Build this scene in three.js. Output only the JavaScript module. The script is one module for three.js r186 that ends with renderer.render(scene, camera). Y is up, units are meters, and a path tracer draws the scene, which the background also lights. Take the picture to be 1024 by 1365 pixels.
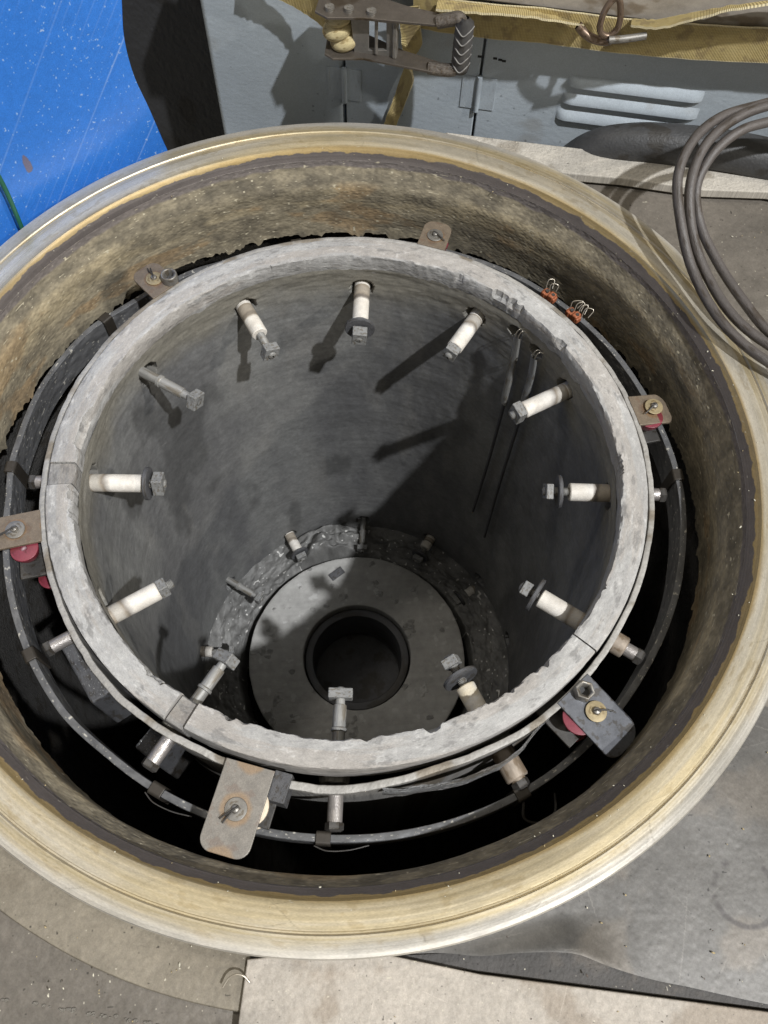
import * as THREE from 'three';
import { mergeGeometries } from 'three/addons/utils/BufferGeometryUtils.js';
import { RoundedBoxGeometry } from 'three/addons/geometries/RoundedBoxGeometry.js';

// ---------------------------------------------------------------- camera, light, exposure
const D2R = Math.PI / 180;
const scene = new THREE.Scene();
const camera = new THREE.PerspectiveCamera(64.12, 768 / 1024, 0.02, 60);
camera.position.set(0, 0.7018, 0.4299);
camera.rotation.set(-1.1126, -0.1123, 0.0448, 'YXZ');
const renderer = new THREE.WebGLRenderer({ antialias: true });
renderer.setSize(768, 1024);
renderer.toneMapping = THREE.LinearToneMapping;
renderer.toneMappingExposure = 1.16;
renderer.shadowMap.enabled = true;
scene.background = new THREE.Color().setRGB(0.275, 0.256, 0.215);   // dim, slightly warm hall around the furnace
const LAMPS = [   // high-bay lamps of the hall: position, colour, candela, radius in m
  { at: [2.34, 6.0, 2.77], color: [0.965, 0.98, 1.0], cd: 158, r: 0.075, label: 'round high-bay lamp overhead to the right behind the photographer' },
  { at: [5.4, 4.9, 2.9], color: [1.0, 0.95, 0.86], cd: 66, r: 0.16, label: 'round high-bay lamp farther to the right, in the second row' },
  { at: [-1.7, 6.2, -1.6], color: [1.0, 0.93, 0.82], cd: 17, r: 0.3, label: 'round high-bay lamp above the blue sheet on the left' },
];

// ---------------------------------------------------------------- noise and textures
function mulberry(a) { return () => { a |= 0; a = (a + 0x6d2b79f5) | 0; let t = Math.imul(a ^ (a >>> 15), 1 | a); t = (t + Math.imul(t ^ (t >>> 7), 61 | t)) ^ t; return ((t ^ (t >>> 14)) >>> 0) / 4294967296; }; }
function makeNoise(seed) {
  const r = mulberry(seed), P = new Uint8Array(256), V = new Float32Array(256);
  for (let i = 0; i < 256; i++) { P[i] = i; V[i] = r(); }
  for (let i = 255; i > 0; i--) { const j = Math.floor(r() * (i + 1)); const t = P[i]; P[i] = P[j]; P[j] = t; }
  const n = (x, y, px, py) => {
    const xi = Math.floor(x), yi = Math.floor(y); let fx = x - xi, fy = y - yi;
    fx = fx * fx * (3 - 2 * fx); fy = fy * fy * (3 - 2 * fy);
    const x0 = ((xi % px) + px) % px, x1 = (x0 + 1) % px, y0 = ((yi % py) + py) % py, y1 = (y0 + 1) % py;
    const a = V[(P[x0 & 255] + y0 * 7) & 255 ^ (y0 >> 3 & 31)], b = V[(P[x1 & 255] + y0 * 7) & 255 ^ (y0 >> 3 & 31)];
    const c = V[(P[x0 & 255] + y1 * 7) & 255 ^ (y1 >> 3 & 31)], d = V[(P[x1 & 255] + y1 * 7) & 255 ^ (y1 >> 3 & 31)];
    return a + (b - a) * fx + (c - a) * fy + (a - b - c + d) * fx * fy;
  };
  // fractal noise on the unit square that wraps; fx, fy = cells across in the coarsest octave
  n.fbm = (u, v, fx, fy, oct = 4, gain = 0.5) => { let s = 0, a = 1, t = 0; for (let o = 0; o < oct; o++) { s += a * n(u * fx + o * 17, v * fy + o * 31, fx, fy); t += a; a *= gain; fx *= 2; fy *= 2; } return s / t; };
  return n;
}
const N1 = makeNoise(11), N2 = makeNoise(29), N3 = makeNoise(53), N4 = makeNoise(97);
const clamp = (x, a = 0, b = 1) => Math.min(b, Math.max(a, x));
const sstep = (a, b, x) => { const t = clamp((x - a) / (b - a)); return t * t * (3 - 2 * t); };
const mix = (a, b, t) => [a[0] + (b[0] - a[0]) * t, a[1] + (b[1] - a[1]) * t, a[2] + (b[2] - a[2]) * t];
const mul = (a, k) => [a[0] * k, a[1] * k, a[2] * k];
const enc = (c) => 255 * (c <= 0.0031308 ? 12.92 * c : 1.055 * Math.pow(c, 1 / 2.4) - 0.055);
function tex(w, h, fn, srgb = true, grain = 0.16) {
  const R = mulberry(w * 7 + h), d = new Uint8Array(w * h * 4);
  for (let j = 0; j < h; j++) for (let i = 0; i < w; i++) {
    const c = fn((i + 0.5) / w, (j + 0.5) / h), k = 4 * (j * w + i), gr = srgb ? 1 + grain * (R() + R() - 1) : 1;
    for (let q = 0; q < 3; q++) { const x = typeof c === 'number' ? c : c[q]; d[k + q] = srgb ? enc(clamp(x * gr)) : 255 * clamp(x); }
    d[k + 3] = 255;
  }
  const t = new THREE.DataTexture(d, w, h, THREE.RGBAFormat);
  t.wrapS = t.wrapT = THREE.RepeatWrapping; t.magFilter = THREE.LinearFilter; t.minFilter = THREE.LinearMipmapLinearFilter; t.generateMipmaps = true;
  if (srgb) t.colorSpace = THREE.SRGBColorSpace;
  t.needsUpdate = true; return t;
}
// scratches: random strokes drawn into a wrapping mask; returns a sampler of 0..1
function strokes(w, h, n, seed, { len = [20, 120], ang = [0, Math.PI], wid = 1, str = [0.3, 1], bend = 0.02 } = {}) {
  const m = new Float32Array(w * h), R = mulberry(seed);
  for (let k = 0; k < n; k++) {
    let x = R() * w, y = R() * h, a = ang[0] + (ang[1] - ang[0]) * R(); const L = len[0] + (len[1] - len[0]) * R() * R(), s = str[0] + (str[1] - str[0]) * R(), b = (R() - 0.5) * bend;
    for (let t = 0; t < L; t++) { x += Math.cos(a); y += Math.sin(a); a += b; const f = s * Math.min(1, 4 * Math.min(t, L - t) / L) * (0.6 + 0.4 * R());
      for (let q = 0; q < wid; q++) { const ix = ((Math.floor(x) % w) + w) % w, iy = ((Math.floor(y + q) % h) + h) % h; m[iy * w + ix] = Math.max(m[iy * w + ix], f); } }
  }
  return (u, v) => m[Math.min(h - 1, Math.floor(((v % 1) + 1) % 1 * h)) * w + Math.min(w - 1, Math.floor(((u % 1) + 1) % 1 * w))];
}
const gray = (w, h, fn) => tex(w, h, fn, false);
const rep = (t, x, y) => { const c = t.clone(); c.repeat.set(x, y); c.needsUpdate = true; return c; };
const mat = (o) => { const c = o.rgb; delete o.rgb; const m = new THREE.MeshStandardMaterial({ side: THREE.DoubleSide, ...o }); if (c) m.color.setRGB(...c); return m; };

// small general-purpose textures
const grime = tex(512, 512, (u, v) => { const a = N1.fbm(u, v, 5, 5, 5), b = N2.fbm(u, v, 40, 40, 3), s = N3.fbm(u, v, 9, 9, 4); const k = 0.55 + 0.55 * a + 0.25 * (b - 0.5); return mix([k, k, k], [k * 0.62, k * 0.56, k * 0.48], sstep(0.55, 0.72, s)); });
const fineBump = gray(512, 512, (u, v) => 0.5 * N1.fbm(u, v, 24, 24, 4) + 0.5 * N2.fbm(u, v, 90, 90, 2));
const brushed = gray(512, 512, (u, v) => 0.6 * N1.fbm(u, v, 3, 120, 3) + 0.4 * N2.fbm(u, v, 30, 30, 3));

// ---------------------------------------------------------------- geometry helpers
const used = {};
const numbered = (n) => { const k = used[n] = (used[n] ?? -1) + 1; return k ? `${n}_${String(k).padStart(3, '0')}` : n; };
function obj(name, geo, m, parent) {
  const g = Array.isArray(geo) ? (geo.length > 1 ? mergeGeometries(geo.map(clean)) : geo[0]) : geo;
  const o = new THREE.Mesh(g, m); o.name = parent ? name : numbered(name); o.castShadow = o.receiveShadow = true;
  (parent ?? scene).add(o); return o;
}
function clean(g) { const c = g.index ? g.toNonIndexed() : g.clone(); for (const k of Object.keys(c.attributes)) if (!['position', 'normal', 'uv'].includes(k)) c.deleteAttribute(k); return c; }
function tag(o, label, category, group) { o.userData = { ...o.userData, label, category }; if (group) o.userData.group = group; return o; }
function thing(name, label, category, pos = [0, 0, 0], ry = 0, group) {
  const o = new THREE.Group(); o.name = numbered(name); o.position.set(...pos); o.rotation.y = ry; scene.add(o);
  return tag(o, label, category, group);
}
const struct = (o) => { o.userData.kind = 'structure'; return o; };
const stuff = (o) => { o.userData.kind = 'stuff'; return o; };
// grid surface: fn(u, v) -> [x, y, z], uvf(u, v) -> [s, t]; closed in u averages the seam normals
function surf(nu, nv, fn, { uvf = (u, v) => [u, v], closed = false, flip = false } = {}) {
  const p = [], t = [], ix = [];
  for (let j = 0; j <= nv; j++) for (let i = 0; i <= nu; i++) { p.push(...fn(i / nu, j / nv)); t.push(...uvf(i / nu, j / nv)); }
  const W = nu + 1;
  for (let j = 0; j < nv; j++) for (let i = 0; i < nu; i++) { const a = j * W + i, b = a + 1, c = a + W, d = c + 1; flip ? ix.push(a, c, b, b, c, d) : ix.push(a, b, c, b, d, c); }
  const g = new THREE.BufferGeometry();
  g.setAttribute('position', new THREE.Float32BufferAttribute(p, 3)); g.setAttribute('uv', new THREE.Float32BufferAttribute(t, 2)); g.setIndex(ix); g.computeVertexNormals();
  if (closed) { const n = g.attributes.normal; for (let j = 0; j <= nv; j++) { const a = j * W, b = a + nu; const v = new THREE.Vector3(n.getX(a) + n.getX(b), n.getY(a) + n.getY(b), n.getZ(a) + n.getZ(b)).normalize(); n.setXYZ(a, v.x, v.y, v.z); n.setXYZ(b, v.x, v.y, v.z); } }
  return g;
}
const CX = 0.0096, CZ = 0.0017;               // axis of the hot zone (the vessel's own axis is x = z = 0)
const pol = (az, r, y, c = [CX, CZ]) => [c[0] + r * Math.cos(az * D2R), y, c[1] + r * Math.sin(az * D2R)];
// swept ring: profile points (r, y) in order, per-azimuth displacement disp(az, k, frac) -> [dr, dy]
function ring(profile, { a0 = -180, a1 = 180, nu = 360, c = [0, 0], disp, uScale = 1, caps = false, sub = 1, crease = 0 } = {}) {
  const P = []; let L = 0; const S = [0];
  for (let k = 0; k < profile.length - 1; k++) for (let s = 0; s < sub; s++) { const f = s / sub; P.push([profile[k][0] + (profile[k + 1][0] - profile[k][0]) * f, profile[k][1] + (profile[k + 1][1] - profile[k][1]) * f]); }
  P.push(profile[profile.length - 1]);
  for (let k = 1; k < P.length; k++) { L += Math.hypot(P[k][0] - P[k - 1][0], P[k][1] - P[k - 1][1]); S.push(L); }
  const nv = P.length - 1, full = a1 - a0 >= 359.9;
  const g = surf(nu, nv, (u, v) => { const k = Math.round(v * nv), az = a0 + (a1 - a0) * u, d = disp ? disp(az, k, P[k]) : [0, 0]; return pol(az, P[k][0] + d[0], P[k][1] + d[1], c); },
    { uvf: (u, v) => [(a0 + (a1 - a0) * u + 180) / 360 * uScale, S[Math.round(v * nv)] / L], closed: full });
  if (crease) { const n = g.toNonIndexed(); n.computeVertexNormals(); const q = mergeSmooth(n, crease); if (!caps) return q; return capRing(q); }
  if (!caps) return g;
  return capRing(g.toNonIndexed());
  function capRing(body) {
  const out = [body];
  for (const u of [0, 1]) { const q = [], az = a0 + (a1 - a0) * u; for (let k = 0; k <= nv; k++) { const d = disp ? disp(az, k, P[k]) : [0, 0]; q.push(new THREE.Vector3(...pol(az, P[k][0] + d[0], P[k][1] + d[1], c))); }
    const m = q.reduce((s, x) => s.add(x), new THREE.Vector3()).multiplyScalar(1 / q.length), pp = [], tt = [];
    for (let k = 0; k < nv; k++) { for (const x of [m, q[k], q[k + 1]]) { pp.push(x.x, x.y, x.z); tt.push(x.x * 3 + x.z * 2, x.y * 4); } }
    const cg = new THREE.BufferGeometry(); cg.setAttribute('position', new THREE.Float32BufferAttribute(pp, 3)); cg.setAttribute('uv', new THREE.Float32BufferAttribute(tt, 2)); cg.computeVertexNormals(); out.push(cg); }
  return mergeGeometries(out); }
}
// hard-edged lathe around local x (for rods, tubes): pts = [x, radius]
function latheX(pts, n = 20) {
  const g = new THREE.LatheGeometry(pts.map(([x, r]) => new THREE.Vector2(Math.max(r, 1e-5), x)), n).toNonIndexed(); g.computeVertexNormals();
  const c = mergeSmooth(g, 35); c.rotateZ(-Math.PI / 2); return c;   // y -> x
}
function mergeSmooth(g, deg) {   // smooth normals below an angle
  const p = g.attributes.position, n = g.attributes.normal, map = new Map(), q = (i) => `${Math.round(p.getX(i) * 2e5)},${Math.round(p.getY(i) * 2e5)},${Math.round(p.getZ(i) * 2e5)}`;
  for (let i = 0; i < p.count; i++) { const k = q(i); (map.get(k) ?? map.set(k, []).get(k)).push(i); }
  const cs = Math.cos(deg * D2R), out = new Float32Array(p.count * 3), a = new THREE.Vector3(), b = new THREE.Vector3(), s = new THREE.Vector3();
  for (const l of map.values()) for (const i of l) { a.fromBufferAttribute(n, i); s.set(0, 0, 0); for (const j of l) { b.fromBufferAttribute(n, j); if (a.dot(b) > cs) s.add(b); } s.normalize(); out.set([s.x, s.y, s.z], i * 3); }
  g.setAttribute('normal', new THREE.BufferAttribute(out, 3)); return g;
}
const box = (w, h, d, x = 0, y = 0, z = 0, r = 0.0008) => { const g = new RoundedBoxGeometry(w, h, d, 2, Math.min(r, w / 2.1, h / 2.1, d / 2.1)); g.translate(x, y, z); return g; };
const tube = (pts, r, seg = 40, rad = 8, closed = false) => new THREE.TubeGeometry(new THREE.CatmullRomCurve3(pts.map((p) => new THREE.Vector3(...p)), closed), seg, r, rad, closed);
function plate(outline, t, bevel = 0.0006, holes = []) {   // outline in (x, z); lies in the xz plane, top at y = 0
  const s = new THREE.Shape(outline.map(([x, z]) => new THREE.Vector2(x, -z)));
  for (const [x, z, r] of holes) { const h = new THREE.Path(); h.absarc(x, -z, r, 0, Math.PI * 2, true); s.holes.push(h); }
  const g = new THREE.ExtrudeGeometry(s, { depth: t - 2 * bevel, bevelEnabled: bevel > 0, bevelThickness: bevel, bevelSize: bevel, bevelOffset: -bevel, bevelSegments: 2, curveSegments: 20 });
  g.rotateX(-Math.PI / 2); g.translate(0, -t + bevel, 0); return g;
}
const flat = (w, h, fn, opt) => surf(w, h, fn, opt);
function planarUV(g, s = 1, ox = 0, oz = 0) { const p = g.attributes.position, t = new Float32Array(p.count * 2); for (let i = 0; i < p.count; i++) { t[2 * i] = (p.getX(i) - ox) * s; t[2 * i + 1] = (p.getZ(i) - oz) * s; } g.setAttribute('uv', new THREE.BufferAttribute(t, 2)); return g; }

// ---------------------------------------------------------------- materials
const flangeScr = strokes(2048, 256, 160, 4, { len: [15, 110], str: [0.3, 0.9] }), flangeNick = strokes(2048, 256, 300, 8, { len: [2, 7], wid: 2 });
const flangeMap = tex(2048, 256, (u, v) => {   // v: 0 at the outer foot, 1 at the inner lip
  const w = (N1.fbm(u, v, 16, 2, 4) - 0.5) * 0.035, s = v + w;
  const lines = N2.fbm(u, v, 5, 110, 3), smear = N3.fbm(u, v, 14, 9, 6, 0.6), spot = N4.fbm(u, v, 150, 14, 4, 0.62), film = N1.fbm(u, v, 9, 4, 6, 0.6);
  const steel = [0.54, 0.51, 0.455], pale = [0.60, 0.56, 0.48], yel = [0.47, 0.38, 0.21], och = [0.31, 0.215, 0.08], dark = [0.125, 0.108, 0.10];
  let c = steel;
  c = mix(c, yel, 0.8 * sstep(0.50, 0.60, s + (smear - 0.5) * 0.16) * (0.45 + 0.55 * sstep(0.35, 0.6, film)));
  c = mix(c, pale, 0.8 * sstep(0.705, 0.725, s + (smear - 0.5) * 0.03) * (1 - sstep(0.80, 0.86, s)) * sstep(0.34, 0.62, N4.fbm(u, v, 7, 5, 5)));
  c = mix(c, och, 0.8 * sstep(0.835, 0.885, s + (smear - 0.5) * 0.10));
  c = mix(c, mul(och, 0.7), 0.32 * sstep(0.60, 0.74, spot) * sstep(0.48, 0.6, s));
  c = mix(c, mul(yel, 0.75), 0.5 * (1 - sstep(0.0, 0.012, Math.abs(s - 0.615 + (film - 0.5) * 0.03))));
  const peel = v + (N4.fbm(u, v, 130, 8, 5, 0.6) - 0.5) * 0.075;
  c = mix(c, dark, sstep(0.918, 0.924, peel));
  c = mix(c, [0.30, 0.23, 0.10], 0.8 * (1 - sstep(0.0, 0.006, Math.abs(peel - 0.914))) * sstep(0.5, 0.6, spot));
  let k = 0.90 + 0.26 * (lines - 0.5) + 0.30 * (spot - 0.5) + 0.05;
  c = mul(c, k);
  c = mix(c, [0.10, 0.085, 0.06], 0.55 * flangeScr(u, v));
  return mix(c, [0.50, 0.47, 0.38], 0.8 * flangeNick(u, v));
});
const flangeRough = gray(1024, 128, (u, v) => 0.42 + 0.5 * (N3.fbm(u, v, 14, 9, 6) - 0.5) + 0.35 * sstep(0.88, 0.93, v) + 0.2 * (N2.fbm(u, v, 8, 50, 2) - 0.5));
const M = {};
M.flange = mat({ map: flangeMap, roughnessMap: flangeRough, roughness: 1, metalness: 0.6, bumpMap: gray(1024, 128, (u, v) => 0.5 * N2.fbm(u, v, 5, 100, 3) + 0.2 * N4.fbm(u, v, 200, 40, 2) + 0.3 * (1 - flangeScr(u, v))), bumpScale: 0.00025 });
const crustScr = strokes(2048, 512, 260, 31, { len: [4, 50], ang: [-0.3, 0.3], str: [0.3, 0.9] });
const crustMap = tex(2048, 512, (u, v) => {   // v: 0 at the lip, 1 at the ragged lower end
  const big = N1.fbm(u, v, 30, 3, 6), mid = N2.fbm(u, v, 140, 9, 4), f = N3.fbm(u, v, 620, 42, 3), drip = N4.fbm(u, v, 220, 4, 4);
  const olive = [0.265, 0.228, 0.16], tan = [0.42, 0.35, 0.225], rust = [0.34, 0.22, 0.105], soot = [0.060, 0.053, 0.042], prim = [0.155, 0.135, 0.125];
  const s = v + (big - 0.5) * 0.22;
  let c = mix(olive, soot, sstep(0.40, 0.72, mid) * 0.40);
  c = mix(c, soot, 0.4 * sstep(0.10, 0.16, s) * (1 - sstep(0.20, 0.27, s)) * sstep(0.4, 0.55, N4.fbm(u, v, 40, 6, 5)));
  c = mix(c, tan, 0.65 * (1 - sstep(0.02, 0.07, Math.abs(s - 0.50))) * sstep(0.35, 0.6, N2.fbm(u, v, 50, 4, 4)));
  c = mix(c, tan, sstep(0.42, 0.62, big + 0.25 * (mid - 0.5)) * sstep(0.22, 0.34, s) * (1 - sstep(0.52, 0.72, s)) * 0.8);
  c = mix(c, rust, sstep(0.56, 0.68, N3.fbm(u, v, 34, 4, 6)) * 0.5 * sstep(0.2, 0.35, s));
  c = mix(c, soot, 0.22 * sstep(0.54, 0.74, drip));
  c = mix(c, soot, 0.28 * sstep(0.46, 0.66, N4.fbm(u, v, 90, 6, 5)));
  c = mix(prim, c, sstep(0.055, 0.085, v + (N2.fbm(u, v, 90, 6, 4) - 0.5) * 0.06));
  c = mul(c, 0.66 + 0.7 * f);
  c = mix(c, soot, 0.5 * crustScr(u, v));
  if (N4.fbm(u, v, 420, 70, 1) > 0.93) c = [0.5, 0.45, 0.33];
  return c;
});
M.crust = mat({ map: crustMap, roughness: 0.86, bumpMap: gray(2048, 256, (u, v) => 0.5 * N3.fbm(u, v, 620, 42, 2) + 0.5 * N2.fbm(u, v, 260, 16, 4)), bumpScale: 0.0011 });
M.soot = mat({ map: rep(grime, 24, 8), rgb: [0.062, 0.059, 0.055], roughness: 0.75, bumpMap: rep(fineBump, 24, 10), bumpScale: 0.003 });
const linScrL = strokes(2048, 1024, 150, 21, { len: [20, 160], ang: [-0.5, 0.9], str: [0.15, 0.7] }), linScrD = strokes(2048, 1024, 260, 22, { len: [8, 90], ang: [-0.4, 0.4], str: [0.2, 0.8] }), linDrip = strokes(2048, 1024, 70, 23, { len: [40, 300], ang: [1.45, 1.7], str: [0.1, 0.5], wid: 1, bend: 0.004 });
const linerMap = tex(2048, 1024, (u, v) => {
  const st = N1.fbm(u, v, 60, 9, 5), big = N2.fbm(u, v, 16, 3, 6), sm = N3.fbm(u, v, 150, 30, 4), ln = N4.fbm(u, v, 90, 110, 3);
  let c = mix([0.125, 0.125, 0.126], [0.205, 0.205, 0.198], sstep(0.34, 0.68, 0.72 * big + 0.28 * st));
  c = mul(c, 0.80 + 0.26 * sm + 0.14 * ln);
  c = mix(c, [0.035, 0.035, 0.034], 0.45 * sstep(0.60, 0.74, N1.fbm(u, v, 26, 5, 5)));
  c = mix(c, [0.20, 0.195, 0.185], 0.5 * sstep(0.60, 0.76, N4.fbm(u, v, 36, 6, 5)));
  c = mix([0.19, 0.178, 0.15], c, sstep(0.02, 0.085, v + (N3.fbm(u, v, 24, 10, 5) - 0.5) * 0.09));   // paler frayed band under the rim
  c = mix(c, [0.30, 0.295, 0.28], 0.45 * linScrL(u, v)); c = mix(c, [0.03, 0.03, 0.03], 0.6 * linScrD(u, v)); c = mix(c, [0.22, 0.215, 0.205], 0.4 * linDrip(u, v));
  c = mul(c, 0.84 + 0.32 * N3.fbm(u, v, 420, 190, 2, 0.7));
  return c;
});
M.liner = mat({ map: linerMap, roughness: 0.66, metalness: 0, bumpMap: gray(1024, 1024, (u, v) => 0.5 * N1.fbm(u, v, 60, 12, 5) + 0.14 * N4.fbm(u, v, 50, 120, 3) + 0.36 * N3.fbm(u, v, 140, 30, 3)), bumpScale: 0.0028 });
M.hole = mat({ rgb: [0.06, 0.06, 0.06], roughness: 0.9 });
const boardScr = strokes(2048, 256, 260, 14, { len: [6, 60], ang: [-0.5, 0.5], str: [0.2, 0.8] });
const boardMap = tex(2048, 256, (u, v) => {
  const a = N1.fbm(u, v, 24, 4, 6, 0.6), b = N2.fbm(u, v, 200, 22, 4, 0.65), st = N3.fbm(u, v, 18, 8, 6, 0.6), w = N4.fbm(u, v, 90, 12, 5, 0.65), az = u * 360 - 180;
  let c = mix([0.31, 0.302, 0.292], [0.40, 0.394, 0.382], sstep(0.3, 0.7, a));
  c = mix(c, [0.33, 0.295, 0.26], 0.5 * sstep(0.45, 0.6, st));
  c = mix(c, [0.17, 0.165, 0.16], 0.6 * sstep(0.62, 0.72, w));
  c = mix(c, [0.55, 0.54, 0.52], 0.3 * sstep(0.66, 0.74, b));
  c = mul(c, 0.80 + 0.40 * b);
  return mix(c, [0.14, 0.135, 0.13], 0.5 * boardScr(u, v));
}, true, 0.22);
const boardBump = gray(2048, 256, (u, v) => 0.45 * N2.fbm(u, v, 150, 9, 4) + 0.35 * N1.fbm(u, v, 40, 12, 4) + 0.2 * N3.fbm(u, v, 500, 40, 2));
M.board = mat({ map: boardMap, roughness: 0.8, bumpMap: boardBump, bumpScale: 0.0022 });
M.boardDark = mat({ map: boardMap, rgb: [0.72, 0.71, 0.70], roughness: 0.8, bumpMap: boardBump, bumpScale: 0.004 });
M.skin = mat({ map: grime, rgb: [0.40, 0.385, 0.36], roughness: 0.6, metalness: 0.15, bumpMap: fineBump, bumpScale: 0.0015 });
M.foil = mat({ map: rep(grime, 6, 1), rgb: [0.30, 0.30, 0.30], roughness: 0.42, metalness: 0.55, bumpMap: rep(fineBump, 12, 1), bumpScale: 0.003 });
M.graphite = mat({ map: grime, rgb: [0.25, 0.25, 0.245], roughness: 0.6, bumpMap: rep(fineBump, 0.25, 0.25), bumpScale: 0.0003 });
M.graphiteDark = mat({ map: grime, rgb: [0.095, 0.095, 0.10], roughness: 0.65, bumpMap: rep(fineBump, 0.5, 0.5), bumpScale: 0.0008 });
M.rod = mat({ map: grime, rgb: [0.33, 0.325, 0.31], roughness: 0.5, metalness: 0.2, bumpMap: rep(fineBump, 0.5, 0.5), bumpScale: 0.0004 });
const ceramics = [0, 1, 2, 3].map((k) => tex(128, 128, (u, v) => {   // v: 0 at the wall, 1 at the tip
  const n = N1.fbm((u + k * 0.37) % 1, v, 4, 4, 4), b = N2.fbm(u, (v + k * 0.21) % 1, 12, 12, 3), e = v + (N3.fbm((u + k * 0.5) % 1, v, 3, 3, 4) - 0.5) * 0.22;
  let c = mix([0.60, 0.55, 0.48], [0.76, 0.73, 0.68], n);
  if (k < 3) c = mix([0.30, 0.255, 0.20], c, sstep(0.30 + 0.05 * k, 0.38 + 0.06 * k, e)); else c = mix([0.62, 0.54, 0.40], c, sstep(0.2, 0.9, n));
  c = mix(c, [0.12, 0.105, 0.095], 0.75 * sstep(0.26, 0.33, e) * (1 - sstep(0.36, 0.46, e)) * (k === 1 ? 1 : k === 3 ? 0.05 : 0.6));
  c = mix(c, [0.52, 0.50, 0.46], 0.6 * sstep(0.06, 0.12, e) * (1 - sstep(0.22, 0.3, e)) * (k === 0 ? 1 : 0.2));
  return mul(c, 0.86 + 0.28 * b);
}));
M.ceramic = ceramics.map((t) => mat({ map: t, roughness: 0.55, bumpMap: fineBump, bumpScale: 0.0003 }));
M.pin = mat({ map: rep(grime, 0.6, 0.6), rgb: [0.42, 0.39, 0.37], roughness: 0.40, metalness: 0.6, bumpMap: fineBump, bumpScale: 0.0004 });
M.pinDull = mat({ map: grime, rgb: [0.40, 0.33, 0.26], roughness: 0.6, metalness: 0.2 });
const plateRust = (k) => tex(256, 256, (u, v) => {   // planar on the bracket: bolt near the middle
  const d = Math.hypot(u - 0.5, v - 0.5) + (N1.fbm(u, v, 6, 6, 4) - 0.5) * 0.08, n = N2.fbm((u + k * 0.3) % 1, v, 7, 7, 5), f = N3.fbm(u, v, 60, 60, 2);
  let c = mix([0.19, 0.175, 0.155], [0.30, 0.275, 0.24], n);
  c = mix(c, [0.33, 0.20, 0.09], 0.55 * sstep(0.36, 0.26, d) * sstep(0.10, 0.15, d));
  c = mix(c, [0.20, 0.15, 0.12], 0.5 * sstep(0.55, 0.7, N4.fbm(u, (v + k * 0.2) % 1, 6, 6, 5)));
  return mul(c, 0.8 + 0.4 * f);
});
M.bracket = [0, 1].map((k) => mat({ map: plateRust(k), rgb: k ? [0.72, 0.62, 0.52] : [0.9, 0.9, 0.9], roughness: 0.5, metalness: 0.25, bumpMap: fineBump, bumpScale: 0.00015 }));
M.bracketBlue = mat({ map: grime, rgb: [0.13, 0.135, 0.15], roughness: 0.45, metalness: 0.4 });
M.red = mat({ map: grime, rgb: [0.22, 0.035, 0.055], roughness: 0.4 });
M.ivory = mat({ map: grime, rgb: [0.72, 0.62, 0.48], roughness: 0.5 });
M.steel = mat({ map: grime, rgb: [0.30, 0.285, 0.26], roughness: 0.45, metalness: 0.6 });
M.brassy = mat({ map: grime, rgb: [0.42, 0.34, 0.20], roughness: 0.5, metalness: 0.35 });
M.darkSteel = mat({ map: grime, rgb: [0.09, 0.085, 0.08], roughness: 0.5, metalness: 0.4 });
const hoopMap = tex(2048, 128, (u, v) => { const f = N1.fbm(u, v, 300, 20, 3), b = N2.fbm(u, v, 30, 3, 4), s = N4.fbm(u, v, 640, 44, 1); let c = mul([0.10, 0.10, 0.102], 0.5 + 0.6 * f + 0.5 * b); if (s > 0.90) c = [0.42, 0.40, 0.35]; return c; });
M.hoop = mat({ map: hoopMap, roughness: 0.5, bumpMap: gray(1024, 64, (u, v) => N1.fbm(u, v, 220, 12, 3)), bumpScale: 0.002 });
M.orange = mat({ map: grime, rgb: [0.36, 0.115, 0.05], roughness: 0.5 });
M.wire = mat({ rgb: [0.55, 0.50, 0.42], roughness: 0.35, metalness: 0.8 });
const discMap = tex(1024, 1024, (u, v) => {
  const a = N1.fbm(u, v, 6, 6, 5), b = N2.fbm(u, v, 50, 50, 3), p = N3.fbm(u, v, 22, 22, 3), st = N4.fbm(u, v, 8, 60, 3);
  let c = mix([0.29, 0.284, 0.27], [0.41, 0.402, 0.384], a);
  c = mul(c, 0.74 + 0.3 * b + 0.22 * st);
  c = mix(c, [0.15, 0.147, 0.14], 0.8 * sstep(0.72, 0.80, p));
  return mix(c, [0.46, 0.455, 0.44], 0.7 * sstep(0.70, 0.78, N2.fbm(u, v, 30, 30, 3)));
});
M.disc = mat({ map: discMap, roughness: 0.75, bumpMap: gray(1024, 1024, (u, v) => 0.6 - 0.8 * sstep(0.68, 0.76, N3.fbm(u, v, 22, 22, 3)) + 0.3 * N4.fbm(u, v, 8, 60, 3) + 0.3 * N2.fbm(u, v, 50, 50, 3)), bumpScale: 0.0025 });
M.rubble = mat({ map: tex(1024, 256, (u, v) => { const a = N1.fbm(u, v, 60, 8, 5), s = N4.fbm(u, v, 300, 36, 1); const c = mul([0.15, 0.148, 0.142], 0.35 + 1.2 * a); return s > 0.91 ? [0.6, 0.59, 0.56] : c; }), roughness: 0.6, bumpMap: gray(1024, 256, (u, v) => N1.fbm(u, v, 80, 10, 4)), bumpScale: 0.006 });
const shScr = strokes(1024, 1024, 340, 61, { len: [6, 130], str: [0.15, 0.8], bend: 0.01 }), shGrain = strokes(1024, 1024, 900, 62, { len: [20, 160], ang: [-0.1, 0.25], str: [0.1, 0.5], bend: 0.003 });
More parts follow.
